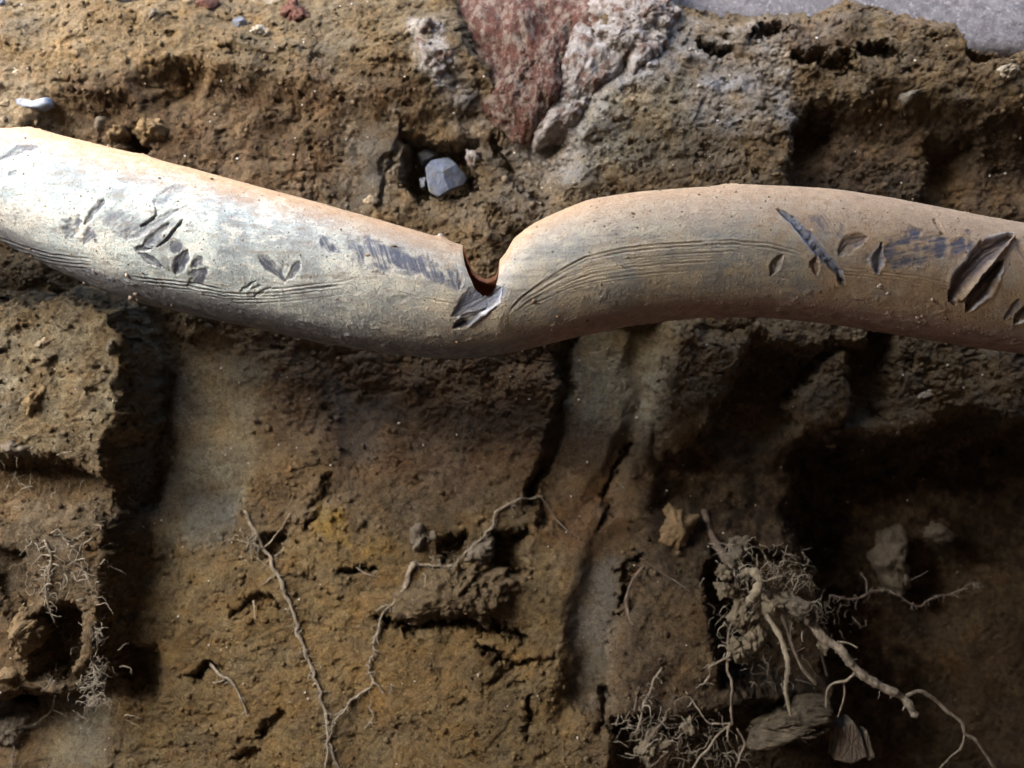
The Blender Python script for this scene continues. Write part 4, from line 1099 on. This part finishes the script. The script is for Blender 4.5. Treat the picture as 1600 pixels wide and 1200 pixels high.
make_root('root', [(1222, 962), (1232, 990), (1240, 1015), (1254, 1044), (1274, 1068)], 4.0, 3.0, 'root', 'short root ending in mid air right of the smooth pale root', Y=[.085, .07], seed=21, wig=.8, branches=[([(1234, 970), (1236, 1000), (1240, 1012)], 2.2, 1.4), ([(1243, 1018), (1258, 1012)], 1.4, .8)])
make_root('root', [(1160, 948), (1142, 978), (1138, 1004), (1140, 1022), (1118, 1036), (1108, 1042), (1109, 1056), (1096, 1070)], 3.4, 1.8, 'root', 'jointed root dropping left from the hooked stump', Y=[.075, .075, .085], seed=22, hairs=20,
          branches=[([(1137, 1020), (1136, 1045), (1143, 1068), (1142, 1100), (1144, 1130)], 2.8, 2.2), ([(1144, 1130), (1122, 1148), (1108, 1168), (1092, 1184), (1080, 1206)], 3.0, 2.4, [.085, .075]),
                    ([(1144, 1130), (1118, 1131), (1105, 1128), (1090, 1106), (1070, 1080)], 2.0, 1.4), ([(1140, 1130), (1136, 1150), (1146, 1170)], 2.2, 1.2),
                    ([(1152, 1140), (1163, 1162), (1156, 1180), (1148, 1206)], 2.2, 1.6)])
make_root('root', [(1006, 884), (988, 908), (979, 935), (982, 962), (992, 985), (1000, 1012), (1003, 1032), (1000, 1062), (995, 1090), (991, 1112)], 3.2, 3.0, 'root_dark', 'brown root bowing around the clod right of the cut strip', Y=[.115, .10, .085], seed=23, wig=.8,
          branches=[([(1003, 1030), (1020, 1031), (1035, 1028)], 1.6, 1.0)])
make_root('root', [(1001, 872), (1020, 885), (1040, 900), (1062, 912), (1078, 925)], 1.6, 1.0, 'root_dark', 'hair thin root slanting across the clod', Y=.085, seed=31)
make_root('root', [(1035, 1043), (1022, 1062), (1016, 1080), (1006, 1098), (1002, 1120), (995, 1140)], 2.8, 2.0, 'root', 'short crooked root right of the bowing root', Y=.08, seed=24, hairs=14)
make_root('root', [(1074, 1002), (1075, 1035), (1066, 1068), (1050, 1092), (1040, 1120), (1026, 1140), (1012, 1158)], 3.6, 3.0, 'root_dark', 'long sinuous root left of the hanging tangle', Y=[.10, .08], seed=25, hairs=20,
          branches=[([(1040, 1120), (1018, 1118), (1000, 1132)], 2.0, 1.4), ([(1074, 1098), (1062, 1120), (1062, 1155), (1040, 1178), (1015, 1200)], 2.4, 1.8)])
make_root('root', [(1296, 932), (1318, 935), (1342, 934), (1360, 925), (1378, 922), (1402, 930), (1424, 943), (1440, 946), (1452, 936), (1468, 932), (1484, 930), (1500, 922), (1512, 913), (1532, 912)], 2.8, 1.8, 'root_dark', 'thin spiky root reaching sideways into the dark hollow', Y=[.11, .12, .13], seed=26, hairs=40, wig=2.4,
          branches=[([(1426, 943), (1422, 952)], 2, 1), ([(1446, 940), (1448, 956)], 2.4, 1.4), ([(1474, 932), (1472, 942)], 1.6, 1), ([(1425, 905), (1438, 898), (1452, 892)], 2, 1.4), ([(1355, 926), (1352, 905), (1345, 895)], 2, 1.2)])
make_root('root', [(1100, 800), (1112, 835), (1125, 860), (1140, 885)], 7.0, 6.0, 'root_dark', 'dark thick root leading into the tangle from above', Y=[.145, .12, .10], seed=27, wig=.8)
make_root('root', [(1282, 990), (1284, 1020), (1292, 1055)], 4.0, 3.4, 'root_dark', 'dark root hanging behind the thickest root', Y=.11, seed=28, wig=.8)

# pale soil clumps caught in the tangle
for i, (u_, v_, a_, b_, y_, lb) in enumerate(((1150, 868, 14, 20, .085, 'brown crumb at the top of the root tangle'), (1134, 896, 9, 7, .08, 'small crumb left of the hooked stump'),
      (1135, 922, 11, 14, .078, 'pale crumb caught left of the hooked stump'), (1158, 958, 14, 18, .072, 'pale clump just under the hooked stump'), (1172, 982, 14, 18, .072, 'long pale clump in the middle of the tangle'),
      (1185, 1000, 11, 14, .07, 'lowest right pale clump of the tangle'), (1154, 1012, 12, 16, .072, 'lowest left pale clump of the tangle'), (1260, 955, 18, 14, .056, 'crumbly clump wrapped round the thickest root'),
      (1240, 940, 14, 10, .062, 'crumb resting above the thickest root'), (1205, 942, 13, 9, .058, 'crumb stuck at the fork of the tangle'), (1078, 1137, 8, 9, .085, 'small pale crumb among the fine roots at the bottom'),
      (1020, 1170, 16, 20, .085, 'ochre clump among the fine roots at the bottom'), (1286, 1008, 7, 7, .07, 'tiny pale crumb under the thickest root'))):
    lump_obj('earth_clod', blob(u_, v_, a_ * 1.25, b_ * 1.25, 10, 11, 0.25, i), M['clump' if i not in (0, 7, 8) else 'greyclod'], lb, 'clod', Y=y_, thick=0.008, p=2, rough=0.0065, freq=280, seed=140 + i, edge=0.45, back=1.0, K=44, R=12)

# fine fibres nobody could count, in the tangle and on the left block
def fibres(name, spots, mat, label, seed):
    ac = Acc(); r_ = np.random.default_rng(seed)
    for (u_, v_, su, sv, y_, cnt, ln_) in spots:
        for h in range(cnt):
            a_, b_ = r_.normal(u_, su), r_.normal(v_, sv)
            yy = (wall_y(a_, b_) - 0.003) if y_ is None else y_ + r_.normal(0, .008)
            hp = [P(a_, b_, yy)]; d = r_.normal(0, 1, 3); d[1] *= .3; d /= np.linalg.norm(d)
            for s_ in range(int(r_.integers(5, 12))):
                d = d + r_.normal(0, .42, 3) * np.array([1, .4, 1]); d[2] -= .16; d /= np.linalg.norm(d)
                hp.append(hp[-1] + d * ln_ * PX * r_.uniform(.12, .35))
            hp = np.array(hp); v, f = tube(hp, np.linspace(1.0, .25, len(hp)) * PX * r_.uniform(.35, 1.5), 4, .1, h); ac.add(v, f)
    o = mesh_obj(name, np.concatenate(ac.v), ac.f, M[mat]); tag(o, label, 'root fibres', kind='stuff')
fibres('root_fibres', [(1160, 890, 26, 22, .075, 66, 16), (1225, 900, 22, 22, .075, 77, 16), (1255, 955, 18, 12, .055, 49, 12), (1150, 985, 20, 30, .075, 44, 14),
                       (1010, 1130, 26, 26, .09, 82, 20), (1060, 1150, 40, 30, .09, 66, 20), (1130, 1170, 30, 24, .085, 44, 18), (1300, 960, 24, 18, .12, 27, 14), (1170, 1060, 40, 30, .11, 33, 18)], 'hair',
       'grey fuzz of fine root fibres around the tangle at the lower right', 5)
fibres('root_fibres', [(120, 900, 55, 45, None, 93, 18), (150, 1070, 18, 40, .055, 60, 14), (90, 1020, 18, 40, None, 38, 14), (395, 845, 14, 14, None, 33, 14), (690, 885, 28, 14, None, 33, 14), (30, 760, 40, 40, None, 33, 16)], 'hair',
       'fine root fibres matted over the left and middle soil', 6)

# ------------------------------------------------------------------ crumbs and grit
PHIg = (1 + 5 ** .5) / 2
ICO_V = np.array([(-1, PHIg, 0), (1, PHIg, 0), (-1, -PHIg, 0), (1, -PHIg, 0), (0, -1, PHIg), (0, 1, PHIg), (0, -1, -PHIg), (0, 1, -PHIg), (PHIg, 0, -1), (PHIg, 0, 1), (-PHIg, 0, -1), (-PHIg, 0, 1)]) / math.hypot(1, PHIg)
ICO_F = np.array([(0, 11, 5), (0, 5, 1), (0, 1, 7), (0, 7, 10), (0, 10, 11), (1, 5, 9), (5, 11, 4), (11, 10, 2), (10, 7, 6), (7, 1, 8), (3, 9, 4), (3, 4, 2), (3, 2, 6), (3, 6, 8), (3, 8, 9), (4, 9, 5), (2, 4, 11), (6, 2, 10), (8, 6, 7), (9, 8, 1)])
def crumbs(name, pos, size, cols, mat, label, seed, parent=None, smooth=True):
    r_ = np.random.default_rng(seed); n_ = len(pos)
    sc = size[:, None, None] * r_.uniform(.6, 1.25, (n_, 12, 1)) * r_.uniform(.65, 1.3, (n_, 1, 3))
    v = pos[:, None] + ICO_V[None] * sc
    f = (ICO_F[None] + (np.arange(n_) * 12)[:, None, None]).reshape(-1, 3)
    c_ = np.repeat(cols, 12, 0) if cols is not None else None
    o = mesh_obj(name, v.reshape(-1, 3), f, mat, parent, smooth=smooth, cols=c_)
    if label: tag(o, label, 'crumbs')
    o['kind'] = 'stuff'; return o

n_ = 15000
cx = rng.uniform(-0.47, 0.47, n_); cz = rng.uniform(-0.36, 0.36, n_)
ix = np.clip(np.searchsorted(gx, cx), 1, len(gx) - 1); iz = np.clip(np.searchsorted(gz, cz), 1, len(gz) - 1)
keep = (ROUGH[iz, ix] > 0.55) & (rng.uniform(0, 1, n_) < 0.25 + 0.9 * np.clip(fbm2(cx * 14, cz * 14, 3, 601) + .4, 0, 1))
cx, cz, ix, iz = cx[keep], cz[keep], ix[keep], iz[keep]
sz = 0.0007 + 0.0032 * rng.power(0.28, len(cx)) ** 1.0 * rng.uniform(.3, 1, len(cx))
cc = C[iz, ix] * rng.uniform(.75, 1.45, (len(cx), 1))
crumbs('soil_crumbs', np.stack([cx, H[iz, ix] - sz * .35, cz], 1), sz, cc, M['soil'], 'loose crumbs of soil sticking to the trench face', 61)
n_ = 300
cx = rng.uniform(-0.45, 0.45, n_); cz = rng.uniform(-0.34, 0.34, n_)
gs = rng.uniform(.0004, .0012, n_)
crumbs('pale_grit', np.stack([cx, np.array([wall_at(a, b) for a, b in zip(cx, cz)]) - gs * .6, cz], 1), gs, None, M['grit'], 'scattered pale grit in the trench face', 62)
# dirt stuck on the pipe (with the four pale crumbs low on the right)
r_ = np.random.default_rng(63); pos = []; siz = []
for _ in range(1300):
    i = r_.integers(0, len(us)); j = int(np.clip(r_.normal(NF * .55, NF * .28), 2, NF - 2))
    if not (-40 < us[i] < 1640) or INH[i] or BARE[i, j] > .3: continue
    s_ = r_.uniform(.0002, .0008) if r_.uniform() < .96 else r_.uniform(.0009, .0019)
    pos.append(VO[i, j]); siz.append(s_)
pos = np.array(pos); siz = np.array(siz)
def on_pipe(u, v):
    q = (QU[:, :NF] - u) ** 2 + (QV[:, :NF] - v) ** 2; k_ = np.unravel_index(np.argmin(q), q.shape); return VO[k_]
crumbs('dirt_crumbs', pos, siz, np.tile(np.array([[0.34, 0.265, 0.185]]), (len(pos), 1)) * r_.uniform(.6, 1.2, (len(pos), 1)), M['soil'], None, 64, pipe)
wp = [(1408, 494, 3.2), (1433, 497, 2.6), (1440, 493, 2.2), (1404, 511, 2.6), (1412, 513, 2.0), (1434, 511, 2.0), (1374, 447, 4.0), (1387, 459, 3.0), (1456, 468, 3.2), (199, 429, 4), (205, 463, 5), (215, 467, 4), (345, 520, 3), (132, 441, 3), (212, 458, 4), (690, 366, 4), (597, 427, 3), (1492, 520, 2.4)]
for (a, b_, s_) in wp:
    o = crumbs('crumb', np.array([on_pipe(a, b_)]), np.array([s_ * PX]), np.array([[0.62, 0.54, 0.47]]), M['soil'], None, int(a), pipe)
    del o['kind']
